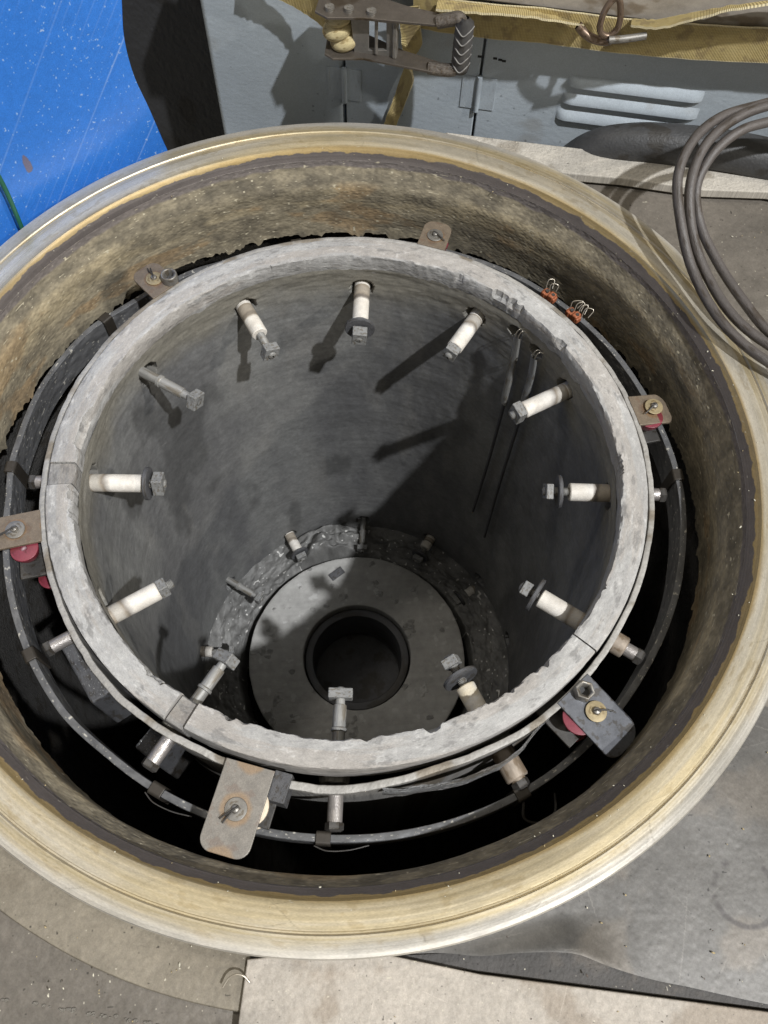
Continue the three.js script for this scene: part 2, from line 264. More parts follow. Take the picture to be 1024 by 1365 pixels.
const sheetTex = (seed, base, spot, f = 1) => tex(1024, 1024, (u, v) => {
  const o = seed * 0.173, uu = (u + o) % 1, a = N1.fbm(uu, v, 5, 5, 5), b = N2.fbm(uu, v, 70 * f, 70 * f, 3), s = N3.fbm(uu, v, 12, 12, 5), w = N4.fbm(uu, v, 9, 26, 4);
  let c = mul(base, 0.70 + 0.42 * a + 0.24 * (b - 0.5) + 0.3 * (w - 0.5) + 0.08);
  c = mix(c, spot, 0.65 * sstep(0.60, 0.74, s));
  c = mix(c, mul(base, 0.45), 0.5 * shGrain(uu, v)); c = mix(c, mul(base, 1.7), 0.5 * shScr(uu, v)); c = mul(c, 0.86 + 0.28 * N1.fbm(uu, v, 240, 240, 2, 0.7));
  if (N4.fbm(uu, v, 230, 230, 1) > 0.972) c = mul(base, 0.3);
  if (N2.fbm(uu, v, 200, 200, 1) > 0.975) c = mix(c, [0.6, 0.56, 0.45], 0.8);
  return c;
});
const matTex = tex(1024, 1024, (u, v) => {   // covers x, z from -0.1 to 0.7
  const x = -0.1 + 0.8 * u, z = -0.1 + 0.8 * v, a = N1.fbm(u, v, 6, 6, 5), b = N2.fbm(u, v, 80, 80, 3), s = N3.fbm(u, v, 14, 14, 5);
  let c = mul([0.105, 0.100, 0.093], 0.72 + 0.4 * a + 0.22 * (b - 0.5) + 0.08);
  c = mix(c, [0.165, 0.143, 0.118], 0.45 * sstep(0.56, 0.72, s));
  c = mix(c, [0.09, 0.085, 0.08], 0.5 * sstep(0.62, 0.75, N4.fbm(u, v, 10, 10, 5)));
  c = mix(c, [0.32, 0.30, 0.27], 0.4 * shScr(u, v)); c = mul(c, 0.88 + 0.24 * N1.fbm(u, v, 240, 240, 2, 0.7));
  const th = Math.atan2(z - 0.436, x - 0.311), d = Math.hypot(x - 0.311, z - 0.436) - 0.0255 - 0.003 * (N2.fbm((th / 6.2832 + 0.5) % 1, 0.3, 9, 3, 3) - 0.5);
  const wob = N3((th + 4) * 6, 2, 64, 64);
  c = mix(c, [0.055, 0.05, 0.048], 0.85 * (1 - sstep(0.0008, 0.0034, Math.abs(d))) * sstep(0.0, 0.5, wob + 0.25 * Math.sin(th + 0.4)));   // ring stain left by a can
  if (N4.fbm(u, v, 260, 260, 1) > 0.975) c = mul(c, 0.35);
  return c;
});
const sheetRough = gray(512, 512, (u, v) => 0.50 + 0.5 * (N1.fbm(u, v, 6, 6, 5) - 0.4) + 0.15 * N2.fbm(u, v, 50, 50, 2));
M.mat = mat({ map: matTex, roughnessMap: sheetRough, roughness: 0.8, metalness: 0.45, bumpMap: rep(fineBump, 2, 2), bumpScale: 0.00025 });
M.under = mat({ map: sheetTex(3, [0.07, 0.066, 0.063], [0.12, 0.105, 0.09]), roughness: 0.75, bumpMap: rep(fineBump, 3, 3), bumpScale: 0.001 });
M.plank = mat({ map: sheetTex(1, [0.39, 0.352, 0.305], [0.24, 0.195, 0.15]), roughness: 0.68, bumpMap: rep(fineBump, 2, 2), bumpScale: 0.0012 });
M.strip = mat({ map: sheetTex(2, [0.42, 0.39, 0.34], [0.20, 0.17, 0.13]), roughness: 0.75, bumpMap: rep(fineBump, 3, 3), bumpScale: 0.0015 });
M.leftSheet = mat({ map: sheetTex(4, [0.225, 0.198, 0.155], [0.155, 0.132, 0.10]), roughnessMap: sheetRough, roughness: 0.9, metalness: 0.25, bumpMap: rep(fineBump, 2, 2), bumpScale: 0.0006 });
M.deck = mat({ metalness: 0.25, map: sheetTex(5, [0.165, 0.147, 0.125], [0.105, 0.09, 0.075]), roughness: 0.5, bumpMap: rep(fineBump, 2, 2), bumpScale: 0.0007 });
const cabScr = strokes(1024, 512, 120, 51, { len: [3, 40], str: [0.2, 0.8] });
M.cab = mat({ map: tex(1024, 512, (u, v) => { const a = N1.fbm(u, v, 6, 4, 5), s = N2.fbm(u, v, 90, 50, 2); let c = mul([0.375, 0.42, 0.46], 0.88 + 0.2 * a + 0.06 * (s - 0.5)); if (N3.fbm(u, v, 80, 40, 2) > 0.90) c = mul(c, 0.6); c = mix(c, [0.5, 0.5, 0.48], 0.35 * cabScr(u, v)); return mix(c, [0.20, 0.17, 0.13], 0.3 * sstep(0.66, 0.8, N4.fbm(u, v, 9, 6, 5))); }), roughness: 0.42, bumpMap: rep(fineBump, 1, 1), bumpScale: 0.0004 });
M.cabGap = mat({ rgb: [0.02, 0.02, 0.02], roughness: 0.9 });
M.ledge = mat({ map: rep(grime, 2, 2), rgb: [0.42, 0.38, 0.33], roughness: 0.6 });
const blueNick = strokes(1024, 1024, 900, 41, { len: [1, 4], str: [0.2, 0.9] });
M.blue = mat({ map: tex(1024, 1024, (u, v) => {   // scuffed blue sheet with long diagonal scratches and white flecks
  const a = N1.fbm(u, v, 5, 5, 4), f = N2.fbm(u, v, 120, 120, 2), r = (u - v + 4) % 1;
  let c = mul([0.036, 0.185, 0.62], 0.82 + 0.3 * a + 0.12 * (f - 0.5));
  const q = r * 7 + 0.0 , w = Math.abs(q - Math.round(q)); c = mix(c, [0.26, 0.40, 0.72], 0.75 * (1 - sstep(0.005, 0.017, w)) * (0.25 + 0.75 * sstep(0.30, 0.55, N4.fbm(u, v, 4, 4, 4))));
  const q2 = r * 47, w2 = Math.abs(q2 - Math.round(q2)); c = mix(c, [0.22, 0.36, 0.70], 0.28 * (1 - sstep(0.03, 0.09, w2)) * sstep(0.50, 0.70, N1.fbm(u, v, 4, 4, 5)));
  if (N4.fbm(u, v, 330, 270, 2) > 0.845) c = mix(c, [0.42, 0.52, 0.70], 0.7);
  c = mix(c, [0.50, 0.58, 0.72], 0.8 * blueNick(u, v));
  if (N2.fbm(u, v, 26, 20, 2) > 0.925) c = [0.14, 0.13, 0.2];
  return c;
}), roughness: 0.36, bumpMap: rep(fineBump, 1, 1), bumpScale: 0.0004 });
M.blackSheet = mat({ map: rep(grime, 2, 2), rgb: [0.035, 0.035, 0.037], roughness: 0.7, bumpMap: rep(fineBump, 2, 2), bumpScale: 0.002 });
M.rubber = mat({ map: rep(grime, 4, 1), rgb: [0.055, 0.055, 0.056], roughness: 0.55, bumpMap: rep(fineBump, 4, 1), bumpScale: 0.0006 });
M.cable = mat({ map: rep(grime, 20, 1), rgb: [0.092, 0.080, 0.074], roughness: 0.5, bumpMap: rep(fineBump, 30, 1), bumpScale: 0.0004 });
M.green = mat({ rgb: [0.02, 0.12, 0.07], roughness: 0.45 });
const webMap = tex(1024, 128, (u, v) => {   // u along the webbing, v across
  const rib = 0.5 + 0.5 * Math.cos(u * 1024 / 4 * Math.PI * 2 / 2), ln = 0.5 + 0.5 * Math.cos(v * 12 * Math.PI * 2), d = N1.fbm(u, v, 18, 3, 5), d2 = N2.fbm(u, v, 60, 10, 3);
  let c = mix([0.42, 0.32, 0.12], [0.54, 0.44, 0.22], 0.6 * d2 + 0.2 * rib);
  c = mul(c, 0.78 + 0.2 * rib + 0.08 * ln);
  c = mix(c, [0.24, 0.18, 0.09], 0.7 * sstep(0.52, 0.7, d));
  return mix(c, [0.66, 0.6, 0.42], 0.6 * sstep(0.93, 0.99, Math.abs(v - 0.5) * 2));
});
M.web = mat({ map: webMap, roughness: 0.8, bumpMap: gray(1024, 64, (u, v) => 0.5 + 0.3 * Math.cos(u * 1024 / 4 * Math.PI) + 0.2 * N2.fbm(u, v, 100, 20, 2)), bumpScale: 0.0012 });
M.grip = mat({ rgb: [0.075, 0.072, 0.07], roughness: 0.5, map: rep(grime, 1, 1) });
M.gripLine = mat({ rgb: [0.19, 0.18, 0.17], roughness: 0.6 });
M.plateSteel = mat({ map: rep(grime, 3, 3), rgb: [0.20, 0.175, 0.15], roughness: 0.42, metalness: 0.7, bumpMap: rep(fineBump, 3, 3), bumpScale: 0.0008 });
M.lampShell = mat({ rgb: [0.3, 0.3, 0.3], roughness: 0.5, metalness: 0.5 });
M.lampFace = new THREE.MeshStandardMaterial({ color: 0x111111, emissive: 0xffffff, emissiveIntensity: 6 });
const rnd = mulberry(77);

// ---------------------------------------------------------------- lamps
for (const L of LAMPS) {
  const t = thing('high_bay_lamp', L.label, 'lamp', L.at, 0), R = Math.max(0.2, L.r);
  obj('lamp_shell', new THREE.LatheGeometry([[0.05, 0.32], [0.09, 0.3], [0.1, 0.16], [R, 0.05], [R + 0.02, 0.0], [R + 0.02, 0.012]].map((p) => new THREE.Vector2(...p)), 40), M.lampShell, t);
  const f = new THREE.CircleGeometry(R, 40); f.rotateX(Math.PI / 2); f.translate(0, 0.02, 0);
  obj('lamp_face', f, M.lampFace, t);
  const s = new THREE.SpotLight(new THREE.Color().setRGB(...L.color), L.cd, 0, 0.5, 0.4, 2);
  s.position.set(L.at[0], L.at[1] - 0.03, L.at[2]); s.target.position.set(0, -0.1, 0); s.castShadow = true; s.shadow.radius = L.r / 0.02; s.shadow.mapSize.set(2048, 2048); s.shadow.bias = -0.0003;
  s.shadow.camera.near = 1; s.shadow.camera.far = 14; scene.add(s, s.target);
}

// ---------------------------------------------------------------- deck (setting)
{
  const y0 = -0.05;
  const shapeFloor = new THREE.Shape(); shapeFloor.moveTo(-1.5, 0.47); shapeFloor.lineTo(1.5, 0.47); 
  const deck = plate([[0.10, -0.4405], [0.21, -0.452], [0.95, -0.28], [0.95, 1.1], [-1.4, 1.1], [-1.4, 0.10], [-0.4412, 0.10], ...Array.from({ length: 63 }, (_, k) => { const a = (167 - k * (167 + 77) / 62) * D2R; return [0.452 * Math.cos(a), 0.452 * Math.sin(a)]; })], 0.02, 0);
  deck.translate(0, -0.046, 0);
  struct(obj('deck_floor', planarUV(deck, 1.25), M.deck));
  // left: lower collar sheet with a round outer edge
  struct(obj('deck_collar_sheet', planarUV(ring([[0.452, -0.052], [0.452, -0.034], [0.499, -0.034], [0.5005, -0.0355], [0.5005, -0.05]], { a0: 101.6, a1: 190, nu: 200, disp: (az, k) => [0.0012 * (N1.fbm((az + 180) / 360, 0.2, 30, 3, 3) - 0.5), 0] }), 1.4), M.leftSheet));
  // front: pale plate with a vertical seam on the left
  const pl = [[0.004, 0.4565], [0.0865, 0.478], [0.19, 0.4975], [0.306, 0.5195], [0.7, 0.597], [0.7, 0.9], [-0.139, 0.9], [-0.101, 0.494], [-0.0945, 0.4545], [-0.05, 0.4535]];
  struct(obj('pale_deck_plate', planarUV(plate(pl, 0.014, 0.0012), 1.6).translate(0, -0.0285, 0), M.plank));
  // right: dark underlay and the grey sheet with a curled front edge
  const un = [[0.08, 0.462], [0.30, 0.33], [0.8, 0.2], [0.8, 0.612], [0.308, 0.5185], [0.19, 0.4965], [0.088, 0.477], [0.006, 0.4605]];
  struct(obj('dark_deck_mat', planarUV(plate(un, 0.006, 0.0005), 2).translate(0, -0.0365, 0), M.under));
  const edge = [[0.02, 0.4595], [0.06, 0.4615], [0.088, 0.4655], [0.115, 0.4655], [0.147, 0.467], [0.165, 0.470], [0.187, 0.4795], [0.21, 0.488], [0.228, 0.4935], [0.246, 0.498], [0.275, 0.506], [0.307, 0.5145], [0.4, 0.536], [0.8, 0.62]];
  const cur = new THREE.CatmullRomCurve3(edge.map(([x, z]) => new THREE.Vector3(x, 0, z)));
  const top = (u, v) => {
    const e = cur.getPoint(u), az = Math.atan2(e.z, e.x), r0 = 0.4535, a2 = -0.75 + (az + 0.75) * 1; const s = Math.pow(v, 0.8);
    const ix = r0 * Math.cos(az - 0.0), iz = r0 * Math.sin(az - 0.0); const x = ix + (e.x - ix) * s, z = iz + (e.z - iz) * s;
    const lift = 0.006 * Math.exp(-Math.pow((x - 0.145) / 0.05, 2)) * sstep(0.2, 1, v) + 0.0035 * sstep(0.3, 1, N1.fbm(clamp(x + 0.2), clamp(z), 7, 7, 2)) * (1 - 0.3 * v);
    return [x, -0.0318 + lift, z];
  };
  const g1 = surf(160, 40, top, { flip: true });
  const a = obj('grey_deck_sheet', planarUV(g1, 1 / 0.8, -0.1, -0.1), M.mat); struct(a);
  const g2 = surf(120, 30, (u, v) => { const az = (-42 + u * 92.5) * D2R, r = 0.4535 + v * 0.55; const x = r * Math.cos(az), z = Math.min(r * Math.sin(az), 0.434 + 0.24 * x); return [x, -0.0332 + 0.003 * sstep(0.3, 1, N1.fbm(clamp(x), clamp(z + 0.5), 7, 7, 2)), z]; }, { flip: true });
  // pale strip along the back edge
  const st = [[0.16, -0.471], [0.204, -0.461], [0.298, -0.440], [0.48, -0.401], [0.7, -0.345], [0.7, -0.30], [0.553, -0.344], [0.471, -0.352], [0.375, -0.377], [0.301, -0.390], [0.24, -0.405], [0.19, -0.424]];
  struct(obj('pale_edge_strip', planarUV(plate(st, 0.012, 0.0015), 1.7).translate(0, -0.0295, 0), M.strip));
}

// weld line on the left of the deck, and a scrap of wire by the seam of the pale plate
{
  const R = mulberry(91), gs = [];
  for (let k = 0; k < 30; k++) { const f = R(), g = new THREE.SphereGeometry(0.0006 + 0.0009 * R(), 8, 6); g.scale(1.5, 0.5, 1); g.translate(-0.30 + 0.135 * f, -0.0452, 0.4655 + 0.029 * f + 0.002 * (R() - 0.5)); gs.push(g); }
  struct(obj('deck_weld', gs, M.strip));
  const w = tag(obj('wire_scrap', tube([[-0.113, -0.0268, 0.472], [-0.108, -0.0248, 0.466], [-0.102, -0.0235, 0.464], [-0.0965, -0.0240, 0.4655], [-0.0925, -0.0262, 0.470]], 0.0009, 30, 6), M.wire), 'small curled wire scrap lying across the seam of the pale plate', 'wire scrap');
  w.castShadow = true;
}

// ---------------------------------------------------------------- furnace vessel
{
  const t = thing('furnace_vessel', 'round steel furnace vessel with wide yellowed flange and crusted inner lining', 'furnace');
  obj('flange', ring([[0.4545, -0.05], [0.459, -0.05], [0.46, -0.048], [0.46, -0.0015], [0.4588, 0], [0.4436, 0], [0.4427, -0.0010], [0.4422, -0.0020], [0.4410, -0.0021], [0.4403, -0.0012], [0.4310, -0.0012], [0.4235, -0.0022], [0.4195, -0.0036], [0.4175, -0.0062], [0.4100, -0.0150]],
    { nu: 500, crease: 14, disp: (az, k) => [0.0004 * (N1.fbm((az + 180) / 360, 0.1, 40, 3, 3) - 0.5), 0] }), M.flange, t);
  // crusted neck lining, ragged at its lower end
  const prof = []; for (let k = 0; k <= 40; k++) { const f = k / 40; prof.push([0.4100 - 0.0095 * sstep(0, 0.35, f) - 0.0015 * Math.sin(f * 7) * sstep(0.1, 0.3, f) + 0.004 * sstep(0.6, 1, f), -0.0150 - 0.112 * f]); }
  const neck = ring(prof, { nu: 900, disp: (az, k, p) => {
    const u = (az + 180) / 360, f = k / 40; const rough = 0.0008 * (N2.fbm(u, f, 130, 12, 3) - 0.5) + 0.0030 * (N1.fbm(u, f, 20, 3, 3) - 0.5);
    const rag = f > 0.9 ? -0.016 * sstep(0.30, 0.95, N3.fbm(u, 0.4, 240, 3, 4, 0.65)) * (f - 0.9) / 0.1 : 0;
    return [sstep(0.02, 0.15, f) * rough, rag];
  } });
  obj('neck_lining', neck, M.crust, t);
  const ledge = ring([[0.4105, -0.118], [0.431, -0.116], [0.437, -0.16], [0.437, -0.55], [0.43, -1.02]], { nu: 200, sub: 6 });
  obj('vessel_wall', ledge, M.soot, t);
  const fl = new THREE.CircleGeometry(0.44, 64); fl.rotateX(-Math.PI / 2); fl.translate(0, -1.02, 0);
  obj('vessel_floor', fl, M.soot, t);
}

// ---------------------------------------------------------------- hot zone
const POSTAZ = Array.from({ length: 12 }, (_, k) => -174 + 30 * k), PY = -0.105;
const LOWAZ = [-114.5, -84, -56, -145, -174, -30, -4, 26, 56, 156], LY = -0.787;
{
  const t = thing('hot_zone', 'open graphite-lined hot zone drum with pale insulation rim', 'furnace drum', [CX, 0, CZ]);
  const c = [0, 0];
  const tear = (az) => { const u = (az + 180) / 360; return 0.0026 * (N1.fbm(u, 0.3, 30, 3, 4) - 0.5) + 0.0026 * (N2.fbm(u, 0.6, 170, 3, 3, 0.7) - 0.5) + 0.0048 * sstep(0.58, 0.72, N3.fbm(u, 0.7, 60, 3, 5, 0.6)); };
  const seg = (a0, a1, m, dy, dr) => obj('insulation_segment', ring([[0.2885, -0.078], [0.2868, -0.070], [0.2862, -0.058], [0.2866, -0.0500], [0.2878, -0.0482], [0.2945, -0.0476], [0.3000, -0.0477], [0.3060, -0.0475], [0.3118, -0.0479], [0.3130, -0.0488], [0.3135, -0.0520], [0.3135, -0.09]],
    { a0, a1, nu: Math.ceil((a1 - a0) * 3), c, caps: true, crease: 38, disp: (az, k) => { const u = (az + 180) / 360; const i = k < 6 ? 1 : k > 8 ? 0.3 : 0.5; const e = k > 2 && k < 5 ? tear(az) : k < 3 ? 0.3 * tear(az) + 0.0012 * (N3.fbm(u, k / 9, 40, 9, 3) - 0.5) : 0;
      return [dr + e + i * 0.002 * (N2.fbm(u, k / 12, 160, 6, 3) - 0.5), dy + 0.0022 * (N2.fbm(u, 0.2 + k / 11, 120, 5, 3) - 0.5) - (k < 4 ? 1.2 * e : 0)]; } }), m, t);
  seg(-176.5, 44.6, M.board, 0, 0); seg(45.0, 121.6, M.board, 0.0012, -0.0008); seg(122.0, 125.4, M.boardDark, -0.0055, 0.001); seg(125.7, 178.5, M.board, -0.0005, 0.0006); seg(178.8, 183.3, M.boardDark, -0.0025, 0.0006);
  // graphite-felt liner, with a real recess at each post
  const NU = 1000, NV = 300, yTop = -0.071, yBot = -0.885;
  const cells = []; for (const a of POSTAZ) cells.push([a, PY - 0.0, 0.0135]); for (const a of LOWAZ) cells.push([a, LY, 0.0125]); cells.push([-42.5, -0.062 - 0.028, 0.009], [-35.5, -0.066 - 0.028, 0.009]);
  const yOf = (v) => yTop + (yBot - yTop) * (0.35 * v + 0.65 * v * v);
  const liner = surf(NU, NV, (u, v) => {
    const az = -180 + 360 * u, y = yOf(v); let r = 0.2872 + 0.0022 * (N1.fbm(u, v, 14, 20, 4) - 0.5) + 0.0034 * (N2.fbm(u, v, 46, 24, 4) - 0.5) * (1 - sstep(0.06, 0.2, v)) ;
    for (const [a, cy, cr] of cells) { const da = ((az - a + 540) % 360 - 180) * D2R * 0.287, q = Math.hypot(da, y - cy); const w = cr * (1 + 0.16 * (N3((az + 200) * 0.9, y * 300 + 400, 400, 400) - 0.5)); if (q < w * 1.1) r += 0.03 * sstep(w * 1.06, w * 0.94, q); }
    return pol(az, r, y, c);
  }, { closed: true, flip: true, uvf: (u, v) => [u, (yTop - yOf(v)) / 0.814] });
  obj('graphite_liner', liner, M.liner, t);
  // outer sheet-metal skin: bulges away from the rim at the front
  const bulge = (az) => 0.0100 * Math.exp(-Math.pow((az - 98) / 15, 2)) + 0.0055 * Math.exp(-Math.pow((az - 132) / 16, 2)) + 0.004 * Math.exp(-Math.pow((az - 62) / 18, 2));
  const skinTop = (az) => -0.051 - 0.008 * Math.exp(-Math.pow((az - 96) / 13, 2)) + 0.003 * (N1.fbm((az + 180) / 360, 0.5, 46, 3, 4) - 0.5);
  const wav = (az) => 0.0022 * (N2.fbm((az + 180) / 360, 0.8, 110, 3, 4) - 0.5);
  obj('outer_skin', planarUV(ring([[0.3155, -0.10], [0.3155, -0.0009], [0.3157, -0.0002], [0.3178, 0], [0.3200, -0.0002], [0.3202, -0.0009], [0.3203, -0.06], [0.3190, -0.2], [0.3190, -0.82]],
    { nu: 720, c, disp: (az, k) => k <= 5 ? [bulge(az) + wav(az) + (k - 2.5) * 0.00075 * (0.30 + bulge(az) * 75), skinTop(az)] : [k === 6 ? bulge(az) * 0.6 : 0, k === 6 ? skinTop(az) : -0.05] }), 3.5), M.skin, t);
  // torn foil outside the skin at the front right
  obj('torn_foil', ring([[0.3230, 0], [0.3236, -0.004], [0.3250, -0.016], [0.3252, -0.034]], { a0: 58, a1: 88, nu: 160, c, sub: 3,
    disp: (az, k) => { const w = 0.5 + 0.5 * Math.sin((az - 58) / 30 * Math.PI * 2 - 1.57), f = sstep(58, 66, az) * (1 - 0.15 * sstep(84, 88, az)); return [0.013 * f * (0.55 + 0.45 * w) + 0.004 * (N1.fbm((az + 180) / 360, k / 10, 110, 3, 3) - 0.5), -0.053 - 0.006 * f + 0.010 * (N3.fbm((az + 180) / 360, 0.5, 90, 3, 3) - 0.5) * (k < 3 ? 1 : 0)]; } }), M.foil, t);
}
// broken floor around the hearth
{
  const g = surf(520, 46, (u, v) => { const az = -180 + 360 * u, r = 0.302 - v * 0.088; const lump = Math.exp(-Math.pow((az + 100) / 15, 2)) * 0.055 * sstep(0.1, 0.3, v) * (1 - sstep(0.75, 0.95, v)) * (0.45 + 0.9 * N3.fbm(u, v, 70, 6, 2));
    return pol(az, r + 0.003 * (N2.fbm(u, v, 90, 8, 2) - 0.5), -0.826 + 0.014 * (N1.fbm(u, v, 34, 4, 4) - 0.5) + 0.008 * (N2.fbm(u, v, 150, 12, 3) - 0.5) + 0.02 * sstep(0.35, 0, v) - 0.05 * sstep(0.90, 1, v) + lump); }, { closed: true, flip: true, uvf: (u, v) => [u * 1, v * 0.5] });
  const o = obj('floor_rubble', g, M.rubble); tag(o, 'dark glittering crumbled insulation around the round hearth plate', 'rubble'); stuff(o);
}
// hearth plate with its collar
{
  const c = [0.0107, -0.009];
  const t = thing('hearth_plate', 'round pale grey hearth plate with central hole at the bottom of the drum', 'hearth plate', [c[0], 0, c[1]]);
  const pr = []; for (let k = 0; k <= 24; k++) pr.push([0.202 - (0.202 - 0.1035) * k / 24, -0.805]);
  const d = ring([[0.196, -0.86], [0.2025, -0.845], [0.2040, -0.812], [0.2032, -0.8065], ...pr, [0.1020, -0.8062], [0.1012, -0.809], [0.1012, -0.87]],
    { nu: 420, disp: (az, k) => { const u = (az + 180) / 360, e = k < 6 ? 1 : 0.25; return [e * 0.0022 * (N1.fbm(u, 0.3, 60, 3, 4) - 0.5) * (k < 8 ? 1 : 0.6), 0.0018 * (N2.fbm(u, k / 30, 50, 12, 4) - 0.5)]; } });
  obj('plate', planarUV(d, 2.2), M.disc, t);
  obj('collar', ring([[0.0985, -0.90], [0.0985, -0.822], [0.0970, -0.8195], [0.0855, -0.8195], [0.0840, -0.822], [0.0835, -0.93]], { nu: 120, sub: 2, disp: (az, k) => [0.0008 * (N1.fbm((az + 180) / 360, 0.5, 30, 3, 3) - 0.5), 0] }), M.graphiteDark, t);
  const f = new THREE.CircleGeometry(0.12, 48); f.rotateX(-Math.PI / 2); f.translate(0, -0.945, 0); obj('hole_floor', f, M.graphiteDark, t);
  const R = mulberry(5);
  // flakes lying on the plate
  const fk = thing('graphite_flake', 'thin dark grey flake lying near the far edge of the hearth plate', 'flake', [-0.02, -0.803, -0.178], 0.6);
  obj('flake', box(0.030, 0.002, 0.016), M.graphiteDark, fk);
}

// ---------------------------------------------------------------- heater posts
const nutGeo = (w, h, d) => box(d, w, h, 0, 0, 0, 0.0012);
const facet = (r) => { const g = new THREE.CylinderGeometry(r, r, 0.0105, 6); g.rotateZ(Math.PI / 2); return g; };
function post(az, y, label, o) {
  const t = thing('heater_post', label, 'heater post', pol(az, 0.287, y), -az * D2R, o.group ?? 'ceramic and graphite posts round the top of the hot zone');
  const K = new THREE.Group(); // pieces are children of t
  const rx = (g) => { g.rotateX(o.spin ?? 0); return g; };
  if (o.tube) { const [a, b] = o.tube; const g = latheX([[-a, 0.0045], [-a, 0.0090], [-a + 0.001, 0.0100], [b - 0.001, 0.0100], [b, 0.0090], [b, 0.0045]], 28);
    const p = g.attributes.position, uv = g.attributes.uv; for (let i = 0; i < p.count; i++) uv.setY(i, -p.getX(i) / a * 0.98 + 0.01);
    g.rotateX(o.roll ?? 0); obj('ceramic_tube', g, M.ceramic[o.k ?? 0], t); }
  const tip = o.tip;
  if (o.stepped) obj('rod', latheX([[-tip, 0.0030], [-tip, 0.0046], [-tip * 0.72, 0.0048], [-tip * 0.72, 0.0062], [-tip * 0.70, 0.0066], [-tip * 0.36, 0.0066], [-tip * 0.34, 0.0078], [-tip * 0.30, 0.0078], [-tip * 0.29, 0.0062], [0.03, 0.0062]], 20), M.rod, t);
  else { const pts = [[-tip, 0.0015], [-tip + 0.0008, 0.0042]]; for (let x = -tip + 0.002; x < -tip + 0.045; x += 0.0016) pts.push([x, 0.0052], [x + 0.0008, 0.0043]); pts.push([-tip + 0.046, 0.0046], [0.03, 0.0046]); obj('rod', latheX(pts, 16), M.rod, t); }
  if (o.washer) { const g = latheX([[-o.washer - 0.0045, 0.004], [-o.washer - 0.0045, 0.0178], [-o.washer - 0.0038, 0.0186], [-o.washer - 0.0007, 0.0186], [-o.washer, 0.0178], [-o.washer, 0.004]], 32); g.rotateZ(o.wtilt ?? 0); if (o.wtilt) g.translate(0, o.washer * Math.sin(o.wtilt), 0); obj('washer', g, M.graphiteDark, t); }
  const n = o.nut ?? [0.020, 0.020, 0.010]; const ng = rx(nutGeo(...n)); ng.translate(-(o.nutAt ?? tip - 0.004), 0, 0); obj('nut', ng, M.graphite, t);
  if (o.pin) { const [a, b, m] = o.pin; obj('outer_pin', latheX([[a, 0.006], [a, 0.0072], [b, 0.0072], [b + 0.001, 0.0062], [b + 0.001, 0]], 20), m ? M.pinDull : M.pin, t);
    const cg = latheX([[b - 0.002, 0.006], [b - 0.002, 0.0088], [b + 0.004, 0.0088], [b + 0.006, 0.006]], 6); obj('pin_nut', cg, M.darkSteel, t); }
  if (o.bush) obj('bushing', latheX([[0.030, 0.007], [0.030, 0.0115], [(o.bush === true ? 0.05 : o.bush) - 0.0015, 0.0115], [o.bush === true ? 0.05 : o.bush, 0.0105], [o.bush === true ? 0.05 : o.bush, 0.007]], 24), M.pinDull, t);
  return t;
}
post(-84, -0.107, 'ceramic post with broad dark washer and square nut at the middle of the far wall', { tube: [0.052, 0.03], k: 1, washer: 0.060, tip: 0.082, nutAt: 0.074, nut: [0.020, 0.018, 0.014], spin: 0.1 });
post(-54, -0.112, 'short ceramic post with nut tight on its end, left of the hanging thermocouples', { tube: [0.052, 0.03], k: 0, roll: 1.2, tip: 0.069, nutAt: 0.059, nut: [0.020, 0.017, 0.012], spin: 0.25 });
post(-24, -0.110, 'ceramic post with square nut just right of the hanging thermocouples', { tube: [0.058, 0.03], k: 0, roll: 0.2, tip: 0.076, nutAt: 0.065, nut: [0.023, 0.019, 0.011], spin: 0.15 });
post(5.5, -0.100, 'ceramic post with thin dark washer and gap before it, on the right wall', { tube: [0.044, 0.02], k: 1, roll: 2.2, washer: 0.053, wtilt: 0.05, tip: 0.074, nutAt: 0.067, nut: [0.023, 0.017, 0.008], spin: 0.5, pin: [0.034, 0.058] });
post(37.5, -0.098, 'ceramic post with edge-on dark washer behind the front right rim', { tube: [0.048, 0.02], k: 0, roll: 3, washer: 0.051, tip: 0.072, nutAt: 0.064, nut: [0.018, 0.015, 0.010], spin: 0.3, bush: true, pin: [0.036, 0.064] });
post(66.5, -0.100, 'ceramic post with tilted dark washer and long threaded tip at the front right', { tube: [0.034, 0.02], k: 3, roll: 1, washer: 0.041, wtilt: 0.16, tip: 0.069, nutAt: 0.061, nut: [0.018, 0.016, 0.010], spin: 0.4, bush: 0.066, pin: [0.034, 0.070, 1] });
post(95.5, -0.100, 'bare stepped grey rod with T-shaped nut, nearest to the viewer', { stepped: true, tip: 0.060, nutAt: 0.054, nut: [0.014, 0.024, 0.010], spin: 0, pin: [0.034, 0.067] });
post(125.5, -0.100, 'bare stepped grey rod with block nut behind the front left rim', { stepped: true, tip: 0.060, nutAt: 0.055, nut: [0.016, 0.022, 0.012], spin: 0.5, pin: [0.034, 0.064] });
post(152.5, -0.108, 'bright ceramic post with small flat nut on the left wall near the front', { tube: [0.053, 0.03], k: 0, roll: 2, tip: 0.070, nutAt: 0.058, nut: [0.017, 0.014, 0.010], spin: 0.2, pin: [0.034, 0.066] });
post(-175.5, -0.103, 'stained ceramic post with dark washer and hex nut on the left wall', { tube: [0.058, 0.03], k: 0, roll: 0.6, washer: 0.060, tip: 0.083, nutAt: 0.074, nut: [0.021, 0.018, 0.012], spin: 0.35, pin: [0.034, 0.062] });
post(-145.5, -0.093, 'bare stepped grey rod with square nut on the far left wall', { stepped: true, tip: 0.083, nutAt: 0.077, nut: [0.019, 0.018, 0.012], spin: 0.45 });
